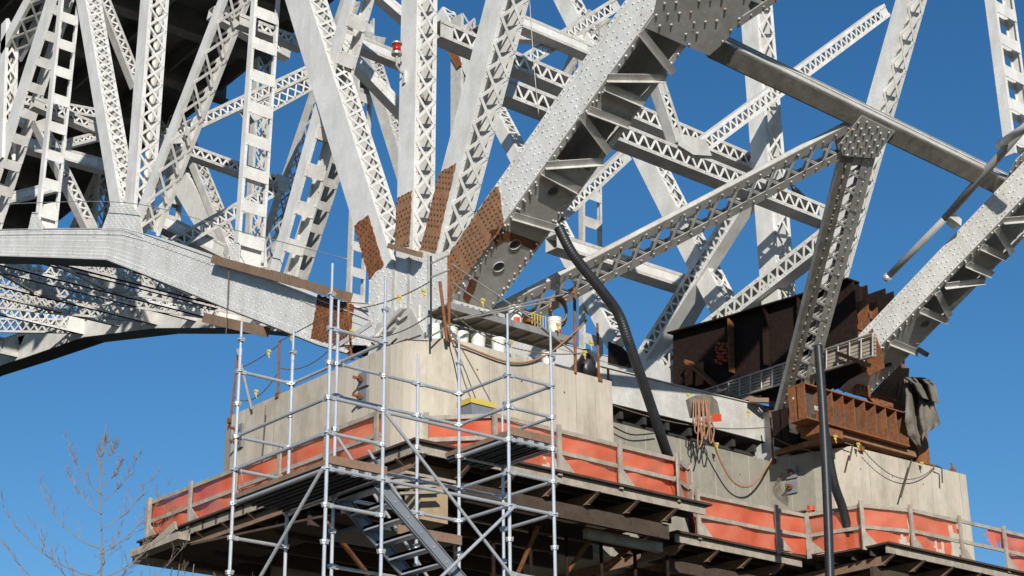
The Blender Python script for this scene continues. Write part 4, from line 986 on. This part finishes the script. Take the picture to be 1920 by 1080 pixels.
# obstruction lamp
lm = empty('obstruction_lamp', tuple(oy(744, 100, 30.0))); tag(lm, 'small red obstruction lamp on a bent pipe fixed to the upright post', 'lamp')
c = ox(744, 92, XA - .25)
part(MB().tube([c - EZ * .10, c + EZ * .12], .10, 12), 'lens', GLS, lm, smooth=True)
mb = MB().tube([c + EZ * .12, c + EZ * .16], .13, 14); mb.tube([c - EZ * .16, c - EZ * .10], .13, 14); pieces(mb, 'cap', ALU, lm)
part(MB().tube([c - EZ * .16, c - EZ * .45, c + V((.12, 0, -.58)), c + V((.3, -.02, -.6))], .03, 8), 'pipe_stem', ALU, lm)
part(MB().bx(c.x + .2, c.x + .5, c.y - .05, c.y + .05, c.z - .85, c.z - .5), 'bracket', PAINT2, lm)
mb = MB()
for k in range(4): mb.tube([V((c.x + .06, c.y + .12 * math.cos(t), c.z + .0 + .0 * k + .10 * math.sin(t))) for t in (0, 1, 2)], .006, 4)
pieces(mb, 'guard_wire', ALU, lm)
# wire coil hung in the post
mb = MB()
for k in range(5):
    r_ = .12 + .025 * k; c2 = V((XA + .35, 29.85, ox(800, 150, XA).z)); mb.tube([c2 + V((r_ * math.cos(t), -.02 * k, 1.2 * r_ * math.sin(t))) for t in [j * .45 for j in range(15)]], .012, 5)
thing1(mb, 'wire_coil', ALU, 'coil of pale wire hanging inside the upright lattice post', 'wire coil')

# suspended plank platform by the bearing
yP = 26.95
sp = empty('suspended_platform', tuple(oy(950, 610, yP))); tag(sp, 'narrow plank walkway held on thin rods beside the near bearing', 'walkway')
a, b = oy(838, 578, yP), oy(1078, 637, yP); zpl = a.z
b = V((b.x, yP, (a.z + b.z) / 2)); a = V((a.x, yP, b.z)); zpl = a.z
pk = MB().bx(a.x, b.x, yP, yP + .62, zpl + .02, zpl + .06); part(pk, 'plank_deck', WOOD, sp)
pk = MB().bx(a.x, b.x, yP - .03, yP - .001, zpl - .06, zpl + .09); pk.bx(a.x, b.x, yP + .621, yP + .65, zpl - .06, zpl + .09)
for k in range(8): x = a.x + (b.x - a.x) * (k + .5) / 8; pk.bx(x - .03, x + .03, yP, yP + .62, zpl - .04, zpl + .018)
pieces(pk, 'side_channel', ALU, sp)
def rod(a, b, r, nm, m, root): return part(MB().tube([a, b], r, 8), nm, m, root)
for u, vt, vb in ((808, 480, 640), (842, 478, 642)): rod(oy(u, vb, yP - .05), oy(u, vt, yP - .05), .035 if u == 842 else .022, 'upright', RUST if u == 842 else BLK, sp)
rod(oy(825, 528, yP - .1), oy(838, 640, yP - .12), .035, 'upright', RUST, sp)
rod(oy(1077, 540, yP - .05), oy(1079, 700, yP - .05), .035, 'upright', RUST, sp)
for a2, b2 in (((847, 495), (1000, 600)), ((848, 530), (935, 590)), ((850, 600), (1075, 548)), ((870, 598), (1040, 563)), ((1000, 600), (1080, 665)), ((808, 520), (842, 506)), ((808, 494), (842, 478)), ((808, 630), (842, 612)), ((838, 610), (862, 650))): rod(oy(*a2, yP - .07), oy(*b2, yP - .07), .02, 'brace_rod', ALU, sp)
# hangers/ropes from the rod to the cooler box
def cable(P, r, m, name, label, cat, group=None): return thing1(MB().tube(smoothp(P, 8), r, 6), name, m, label, cat, group, True)
cable([oy(838, 612, 26.8), oy(855, 660, 26.6), oy(872, 720, 26.3), oy(888, 757, 26.2)], .014, ROPE, 'rope', 'left brown rope running down the pier face to the yellow-lidded box', 'rope')
cable([oy(843, 615, 26.8), oy(872, 665, 26.6), oy(905, 725, 26.3), oy(922, 757, 26.2)], .014, ROPE, 'rope', 'right brown rope running down the pier face to the yellow-lidded box', 'rope')
cx_ = empty('storage_box', tuple(oy(905, 762, 26.0))); tag(cx_, 'dark grey box with a yellow lid against the pier behind the scaffold', 'box')
c = oy(905, 757, 26.0); part(MB().poly([c + V((-.30, 0, -.04)), c + V((.30, 0, -.04)), c + V((.25, 0, -.28)), c + V((-.27, 0, -.28))], EY * .4), 'body', STRM, cx_)
part(MB().bx(c.x - .33, c.x + .33, c.y - .03, c.y + .43, c.z - .04, c.z + .07), 'lid', YEL, cx_)
mb = MB().bx(c.x - .4, c.x + .25, c.y - .05, c.y + .5, c.z - .46, c.z - .40); mb.bx(c.x - .12, c.x + .1, c.y + .1, c.y + .3, c.z - 1.3, c.z - .46)
thing1(mb, 'timber_stand', WOOD, 'timber post stand holding up the yellow-lidded box', 'stand')
# buckets
def bucket(p, label, red=False, lid=True):
    r_ = empty('bucket', tuple(p)); tag(r_, label, 'bucket', 'white plastic buckets round the bearing')
    mb = MB(); H = .41; prof_ = [(.13, 0), (.152, .29), (.16, .292), (.16, .31), (.152, .312), (.154, .34), (.165, .342), (.165, .36), (.158, .365), (.159, H)]
    mb.tube([p + EZ * z for _, z in prof_], [q_[0] for q_ in prof_], 18); part(mb, 'body', BKT, r_)
    if lid: part(MB().tube([p + EZ * (H + .002), p + EZ * (H + .03)], .166, 18), 'lid', BKT, r_)
    if red:
        m2 = MB(); n = 7; ring = [(math.radians(205 + red + i * 10)) for i in range(n)]
        g_ = [[p + V((math.cos(t) * (.131 + z / .27 * .02 + .004), math.sin(t) * (.131 + z / .27 * .02 + .004), z)) for t in ring] for z in (.03, .16)]
        m2.sheet(g_); part(m2, 'label', RED, r_)
    return r_
def onpl(u, v): p = oy(u, v, yP + .17); return V((p.x, p.y, zpl + .062))
bucket(onpl(966, 600), 'white bucket with an orange patch, left one on the plank walkway', 10)
bucket(onpl(1040, 622), 'white bucket with an orange patch at the right end of the plank walkway', 50)
for i, (u, lb) in enumerate(((826, 'white bucket sunk behind the pier edge, nearest the bearing'), (852, 'white bucket behind the pier edge beside the rusty upright'), (876, 'wide white bucket behind the pier edge below the walkway'), (902, 'narrow white bucket right of the wide one on the pier top'), (932, 'largest-looking white bucket on the pier top below the walkway'), (1036, 'open white bucket with yellow tape by the coiled hose stand'))):
    p = oy(u, 650, 27.3 if i < 5 else 27.15); zz = 14.052 if i != 4 else 14.06; p = V((p.x, [27.5, 27.45, 27.5, 27.4, 27.25, 27.3][i], zz)); bucket(p, lb, 0, i < 4)
# coil of hose on a stand
mb = MB(); c = oy(1042, 582, yP + .35)
for k in range(6):
    r_ = .24 + .012 * (k % 3); mb.tube([c + V((r_ * 1.0 * math.cos(t) + .02 * k, .03 * k - .1, r_ * 1.25 * math.sin(t) + .05 * math.sin(k))) for t in [j * math.pi / 12 for j in range(25)]], .018, 6)
thing1(mb, 'hose_coil', HOSE, 'coil of tan hose hung above the right bucket on the walkway', 'hose coil', smooth=True)
cr = empty('wire_crate', tuple(onpl(1005, 605))); tag(cr, 'rusty wire crate with yellow bars between the two walkway buckets', 'crate'); c = onpl(1005, 612)
mb = MB()
for i in range(6): mb.tube([c + V((-.2 + i * .08, -.1, 0)), c + V((-.2 + i * .08, -.1, .38))], .01, 5)
for z in (.02, .36): mb.tube([c + V((-.22, -.1, z)), c + V((.22, -.1, z))], .012, 5)
pieces(mb, 'bar', YEL, cr); part(MB().bx(c.x - .2, c.x + .2, c.y + .05, c.y + .2, c.z + .22, c.z + .38), 'back_panel', RUST, cr)
# black bag
mb = MB(); c = V((oy(1103, 700, 27.1).x, 27.15, 14.06)); pr_ = [(.10, 0), (.19, .04), (.22, .2), (.2, .38), (.14, .52), (.06, .6), (.08, .68)]
g_ = []
for r_, z in pr_: g_.append([c + V((r_ * (1 + .12 * math.sin(5 * t + z * 9)) * math.cos(t), r_ * (1 + .12 * math.sin(5 * t + z * 9)) * math.sin(t), z)) for t in [j * math.pi / 12 for j in range(25)]])
mb.sheet(g_); thing1(mb, 'rubbish_bag', BLK, 'shiny black bag tied at the neck on the right corner of the near pier', 'bag', smooth=True)

# rusty edge posts, chains, tapes, cables on the pier tops
def edgepost(p, top, label, m=RUST, r=.028):
    mb = MB().tube([p, top], r, 8); mb.beam(p - EZ * .02, p + EZ * .1, .12, .12, EY); return thing1(mb, 'edge_post', m, label, 'post', 'rusty rods standing on the concrete')
edgepost(ox(432, 792, 20.62), ox(447, 655, 20.62), 'thin leaning rod at the far left corner of the near pier')
edgepost(ox(522, 745, 20.62), ox(524, 637, 20.62), 'rusty rod on the left face edge between two scaffold posts')
edgepost(ox(659, 672, 20.62), ox(652, 562, 20.62), 'reddish rod in front of the rusted chord band', RUST)
edgepost(oy(1123, 715, 26.95), oy(1120, 606, 26.95), 'rusty rod at the right corner of the near pier beside the black bag')
edgepost(oy(1450, 868, 28.9), oy(1443, 770, 28.9), 'rusty rod at the bend of the grey wall')
edgepost(oy(1141, 720, 27.4), oy(1140, 692, 27.4), 'short rod on the near pier behind the corner post')
for i, (u, v0, v1, lb) in enumerate(((1615, 845, 822, 'short rusty stub at the left of the far pier top'), (1787, 885, 868, 'short rusty stub at the right corner of the far pier'))): edgepost(oy(u, v0, 26.85), oy(u - 3, v1, 26.85), lb)
def bentrod(P, lb): thing1(MB().tube(P, .022, 6), 'hanging_rod', RUSTP, lb, 'rod', 'loose rods hanging on the far pier')
bentrod([oy(1598, 838, 26.7), oy(1593, 863, 26.7)], 'short rod hanging at the left of the far pier face')
bentrod([oy(1709, 863, 26.6), oy(1689, 932, 26.6)], 'long leaning rod against the middle of the far pier face')
bentrod([oy(1755, 873, 26.6), oy(1766, 878, 26.6), oy(1767, 905, 26.6)], 'bent rod hanging near the right of the far pier face')
mb = MB().tube([ox(445, 655, 20.5), ox(472, 768, 20.5)], .03, 6); thing1(mb, 'timber_batten', WOOD, 'pale batten leaning beside the left corner rod', 'batten')
def chain(a, b, sag, label, m=ROPE, r=.013, n=22, name='chain', cat='chain'):
    P = [a.lerp(b, i / n) - EZ * (sag * 4 * (i / n) * (1 - i / n)) for i in range(n + 1)]
    Q = resample(P, .05) + [b]; mb = MB().tube(Q, r, 5, rf=lambda i: r * (1.35 if i % 2 else .7)); return thing1(mb, name, m, label, cat, 'chains strung between edge posts', True)
chain(ox(450, 690, 20.6), ox(524, 645, 20.6), .05, 'chain from the left corner rod up to the second rod')
chain(ox(524, 640, 20.6), ox(652, 575, 20.6), -.02, 'taut line rising from the second rod past the chord')
chain(ox(527, 690, 20.6), ox(655, 610, 20.6), .35, 'lower slack chain left of the tall scaffold post')
chain(ox(440, 745, 20.6), ox(520, 700, 20.6), .3, 'slack chain at the far left corner of the near pier')
chain(ox(655, 580, 20.5), ox(806, 528, 20.5), .12, 'upper chain in front of the white bearing plate')
chain(ox(655, 625, 20.5), ox(806, 590, 20.5), .25, 'lower slack chain in front of the white bearing plate')
chain(oy(846, 585, 26.85), oy(955, 650, 26.85), .1, 'chain sloping below the plank walkway')
chain(oy(955, 650, 26.85), oy(1117, 658, 26.85), .12, 'chain running to the right corner rod')
chain(oy(1450, 800, 28.7), oy(1150, 760, 28.7), .25, 'long slack chain in front of the far white chord')
chain(oy(1450, 820, 28.7), oy(1520, 845, 27.5), .05, 'short chain at the bend of the grey wall')
chain(oy(1447, 775, 28.7), oy(1600, 835, 26.7), .05, 'chain from the bend rod to the far pier')
chain(oy(1620, 845, 26.7), oy(1755, 872, 26.7), .55, 'slack chain sagging across the far pier face')
def tape(u, v, y, label, pf=oy, s_=.55):
    c = pf(u, v, y); mb = MB(); P = [c, c + V((.03, -.02, -.1)), c + V((.0, .0, -.2)), c + V((.05, 0, -.3))]
    P = [c + (p - c) * s_ for p in P]
    for a, b in zip(P, P[1:]): mb.beam(a, b, .03, .008, EY)
    mb.beam(P[0], P[0] + V((-.06, 0, -.16)) * s_, .04, .008, EY); mb.beam(P[0] - EX * .04, P[0] + EX * .05, .05, .05)
    thing1(mb, 'warning_tape', YEL, label, 'tape', 'yellow tape tied on the chains and rods')
for u, v, y, pf_, lb in ((504, 658, 20.5, ox, 'yellow tape on the line above the left end of the near pier'), (480, 733, 20.5, ox, 'yellow tape on the slack chain at the left corner'), (548, 632, 20.5, ox, 'yellow tape beside the second scaffold post'), (660, 620, 20.4, ox, 'yellow tape on the reddish rod by the chord'), (794, 545, 20.4, ox, 'long yellow tape on the bearing plate'), (748, 556, 20.4, ox, 'yellow tape above the plank brace on the bearing plate'), (905, 562, 26.7, oy, 'yellow tape on the walkway brace'), (958, 640, 26.7, oy, 'yellow tape below the walkway by the scaffold post'), (1096, 660, 26.7, oy, 'yellow tape above the black bag'), (1108, 642, 26.7, oy, 'yellow tape tied to the right corner rod'), (1046, 608, 26.8, oy, 'yellow tape over the right walkway bucket'), (1290, 740, 28.6, oy, 'yellow tape left of the hanging hoses'), (1403, 772, 28.6, oy, 'yellow tape on the far white chord right of the hoses'), (1344, 832, 28.7, oy, 'yellow tag on the wall below the hoses'), (1494, 800, 28.0, oy, 'yellow tape at the bend rod'), (1566, 818, 26.6, oy, 'yellow tape under the rusty girder'), (1609, 832, 26.7, oy, 'yellow tape on the far pier edge'), (1728, 868, 26.7, oy, 'yellow tape near the right of the far pier edge')): tape(u, v, y, lb, pf_)
# hoses bundled on the far chord
hb = empty('hose_bundle', tuple(oy(1322, 780, 28.3))); tag(hb, 'brown hoses slung over a pad on the far white chord', 'hoses')
part(MB().poly([oy(1292, 748, 28.4), oy(1305, 741, 28.4), oy(1332, 740, 28.4), oy(1345, 752, 28.4), oy(1350, 775, 28.4), oy(1335, 778, 28.4), oy(1300, 782, 28.4)], EY * .12), 'pad', TARPM, hb)
part(MB().poly([oy(1334, 776, 28.33), oy(1352, 776, 28.33), oy(1353, 790, 28.33), oy(1334, 791, 28.33)], EY * .01), 'red_rag', RED, hb)
mb = MB()
for i in range(9):
    u = 1301 + i * 3.6; e_ = 818 + random.uniform(-26, 16); mb.tube(smoothp([oy(u, 748, 28.28), oy(u + random.uniform(-2, 3), 782, 28.22), oy(u + random.uniform(-2, 5), e_, 28.3), oy(u + 5, e_ + 4, 28.3), oy(u + 9, e_ - 18, 28.3), oy(u + 4, 790, 28.25)], 6), .019, 6)
part(mb, 'hoses', HOSE, hb, smooth=True)
cable([oy(1328, 790, 28.3), oy(1345, 850, 28.6), oy(1372, 900, 28.7), oy(1400, 913, 28.7), oy(1425, 895, 28.7), oy(1450, 855, 28.8)], .025, HOSE, 'hose', 'long tan hose looping down across the grey wall', 'hose')
cable([oy(1150, 800, 28.9), oy(1185, 815, 28.9), oy(1230, 812, 28.9)], .018, BLK, 'cable', 'dark cable sagging on top of the grey wall', 'cable')
cable([oy(850, 640, 26.85), oy(885, 655, 26.85), oy(960, 680, 26.85), oy(1020, 668, 26.85), oy(1075, 625, 26.85), oy(1100, 600, 26.85)], .022, HOSE, 'hose', 'rust-brown hose sagging along the near pier top', 'hose')
cable([ox(498, 760, 20.4), ox(490, 860, 20.4), ox(478, 960, 20.0)], .012, ROPE, 'rope', 'thin rope hanging down the left face of the near pier', 'rope')
cable([ox(430, 480, XA - .2), ox(425, 605, XA - .2), ox(423, 628, XA - .2)], .012, ROPE, 'rope', 'thin rope hanging from the lashed timber over the near chord', 'rope')
cable([ox(0, 383, XA - .3), ox(236, 380, XA - .3), ox(436, 430, XA - .3), ox(652, 486, XA - .3)], .012, ALU, 'steel_wire', 'thin wire strung along the left side of the near truss', 'wire')
cable([oy(993, 0, 25), oy(1001, 120, 25), oy(1010, 215, 25)], .010, ALU, 'steel_wire', 'thin wire hanging beside the broad near rib', 'wire')
for u, v, lb in ((332, 1015, 'left of two thin cords hanging under the left end of the near platform'), (345, 1015, 'right of two thin cords hanging under the left end of the near platform')): cable([ox(u, v, 19.0), ox(u - 12, v + 65, 19.0), ox(u - 25, v + 140, 19.0)], .014, ROPE, 'cord', lb, 'cord')
# anchor plates with bolts
def anchor(c, n, label, s_=1):
    r_ = empty('anchor_block', tuple(c)); tag(r_, label, 'anchor', 'bolted anchor blocks on the concrete')
    t = EZ.cross(n).normalized(); part(MB().beam(c - EZ * .16 * s_ + n * .03, c + EZ * .16 * s_ + n * .03, .30 * s_, .06, n), 'plate', STRM, r_)
    b_ = MB().tube([c + n * .06, c + n * .30], .035, 8); b_.tube([c + n * .10, c + n * .16], .075, 6); part(b_, 'bolt', RUST, r_)
anchor(ox(684, 712, 20.58), -EX, 'upper anchor block on the left face of the near pier'); anchor(ox(683, 745, 20.58), -EX, 'lower anchor block on the left face of the near pier')
anchor(ox(452, 806, 20.58), -EX, 'upper anchor block at the left end of the near pier', .8); anchor(ox(451, 830, 20.58), -EX, 'lower anchor block at the left end of the near pier', .8)
nW = V((-.98, -.2, 0)).normalized(); nW = V((-(29.07 - 27.80), -(33.70 - 33.45), 0)).normalized()
wl = pln(V((33.58, 28.4, 13)), nW)
anchor(wl(1486, 886), nW, 'upper anchor block with loose wires on the angled end of the grey wall'); anchor(wl(1486, 914), nW, 'lower anchor block with loose wires on the angled end of the grey wall')
mb = MB()
for k in range(6):
    P = [wl(1476 + 6 * math.sin(k) , 890) + nW * .25]; 
    for j in range(8): t = j / 7; P.append(wl(1470 - (8 + 2.5 * k) * math.sin(math.pi * t) + 14 * t, 890 + 40 * t + 3 * k * t) + nW * .1)
    mb.tube(smoothp(P, 4), .006, 4)
thing1(mb, 'loose_wires', ROPE, 'tangle of thin wires hanging from the two anchor blocks on the grey wall', 'wires')
# tin on the far rail, cans
mb = MB(); c = oz(1521, 958, zr2 + .10); mb.tube([c, c + EZ * .12], .09, 12); thing1(mb, 'paint_tin', RED, 'small red tin standing on the far platform rail corner', 'tin')
mb = MB().box(oz(1518, 965, zr2 + .08), .9, .5, .03); thing1(mb, 'rail_board', WOODB, 'dark board laid flat on the rail corner under the red tin', 'board')
# debris heap at the bearing foot
mb = MB()
for k in range(9):
    a = ox(700 + random.random() * 75, 646 + random.uniform(-4, 4), 20.9); mb.tube([a, a + V((random.uniform(-.2, .2), random.uniform(-.6, .6), random.uniform(-.03, .08)))], .022, 5)
thing1(mb, 'scrap_pipes', RUSTP, 'heap of dull pipes and rods lying at the foot of the bearing plate', 'scrap')
mb = MB()
for o_ in (0, .12): mb.tube(smoothp([ox(755 + o_ * 60, 575, XA - .2 - o_), ox(722, 612, XA - .3), ox(690, 650, XA - .9 + o_)], 8), .05, 7)
thing1(mb, 'grey_conduit', PAINT2, 'pair of grey conduits curving down across the bearing plate', 'conduit', smooth=True)
# bird
bd = empty('bird', tuple(oy(1490, 358, 27.9))); tag(bd, 'small dark pigeon perched on the far laced strut', 'bird')
c = oy(1490, 356, 27.95); t_ = V((.8, -.2, -.25)).normalized()
mb = MB().tube([c - t_ * .10 + EZ * .10, c - t_ * .07 + EZ * .06, c, c + t_ * .1, c + t_ * .2 - EZ * .01, c + t_ * .34 - EZ * .02], [.02, .055, .085, .07, .035, .02], 10); mb.tube([c - t_ * .12 + EZ * .17, c - t_ * .10 + EZ * .13, c - t_ * .07 + EZ * .07], [.025, .042, .05], 9); mb.tube([c - t_ * .13 + EZ * .15, c - t_ * .19 + EZ * .14], [.012, .004], 5)
part(mb, 'body', BLK, bd, smooth=True)
mb = MB(); 
for s_ in (-.03, .03): mb.tube([c + V((0, s_, -.06)), c + V((0, s_, -.13))], .007, 4)
pieces(mb, 'leg', RUST, bd)

# bare tree, standing on the ground beyond
def tree(base, H, segs, name, label, seed, lean=.0):
    rnd = random.Random(seed); r_ = empty(name, tuple(base)); tag(r_, label, 'tree')
    tr = MB(); P = [base + V((lean * i * .05 + .06 * math.sin(i * 1.3), .05 * math.cos(i), H * i / 14)) for i in range(15)]
    tr.tube(smoothp(P, 3), .01, 8, rf=lambda i: max(.008, .065 * (1 - i / 43) ** 1.1)); part(tr, 'trunk', BARK, r_, smooth=True)
    cr_ = MB()
    side = XC * 0 + V((R3[0][0], R3[1][0], R3[2][0]))
    def twig(p, d, L, r, lv):
        Q = [p]; n = 8
        for i in range(n):
            d = (d + EZ * (.14 if lv == 0 else .05) + V((rnd.uniform(-.1, .1), rnd.uniform(-.1, .1), rnd.uniform(-.05, .05)))).normalized(); Q.append(Q[-1] + d * L / n)
            if lv < 2 and i > 0:
                for _ in range(1 if lv else rnd.choice((1, 1, 1, 2))):
                    a = rnd.uniform(0, 6.28); q_ = (d + V((math.cos(a), math.sin(a), rnd.uniform(-.1, .4))) * .9).normalized()
                    twig(Q[-1], q_, L * rnd.uniform(.12, .30) * (1 - i / n * .5) if lv == 0 else rnd.uniform(.05, .12), r * .4, lv + 1)
        cr_.tube(Q, r, 5 if lv < 1 else 3, rf=lambda i: max(.0026, r * (1 - i / (n + .5))))
    for (t, L, az, up) in segs:
        p = base + V((0, 0, H * t)); d = (side * math.cos(az) + V((-side.y, side.x, 0)) * math.sin(az) + EZ * up).normalized(); twig(p, d, L * 1.22, .006 + .022 * (1 - t), 0)
    part(cr_, 'crown', BARK, r_)
tb = CAMP + ray(182, 1080) * 26.0; tb0 = V((tb.x, tb.y, 0)); Ht = (CAMP + ray(186, 800) * 26.0).z * 1.0
sg = [(.855, .75, 3.0, .35), (.875, .7, .1, .5), (.885, .8, 3.2, .5), (.83, .95, .1, .35), (.80, 1.2, 3.1, .25), (.79, 1.1, .2, .45), (.76, 1.0, 1.6, .4), (.755, 1.5, 3.2, .15), (.75, 1.25, .0, .3), (.90, .4, .3, 1), (.92, .35, 3, 1), (.94, .25, .5, 1.2), (.725, 1.1, 3.5, .3), (.73, 1.0, 6.0, .3), (.70, 1.8, 3.1, .1), (.71, 1.4, .2, .2), (.96, .15, 2, 1.2)]
tree(tb0, Ht * 1.03, sg, 'bare_tree', 'leafless pale tree standing alone against the sky at lower left', 5)
tb2 = CAMP + ray(362, 1150) * 34.0; tree(V((tb2.x, tb2.y, 0)), (CAMP + ray(355, 1050) * 34.0).z, [(.8, 1.4, 0, .8), (.82, 1.4, 3, .8), (.88, .8, 1, 1), (.9, .7, 4, 1), (.76, 1.6, 2.5, .6)], 'bare_tree', 'tips of a second leafless tree just showing below the near platform', 9)
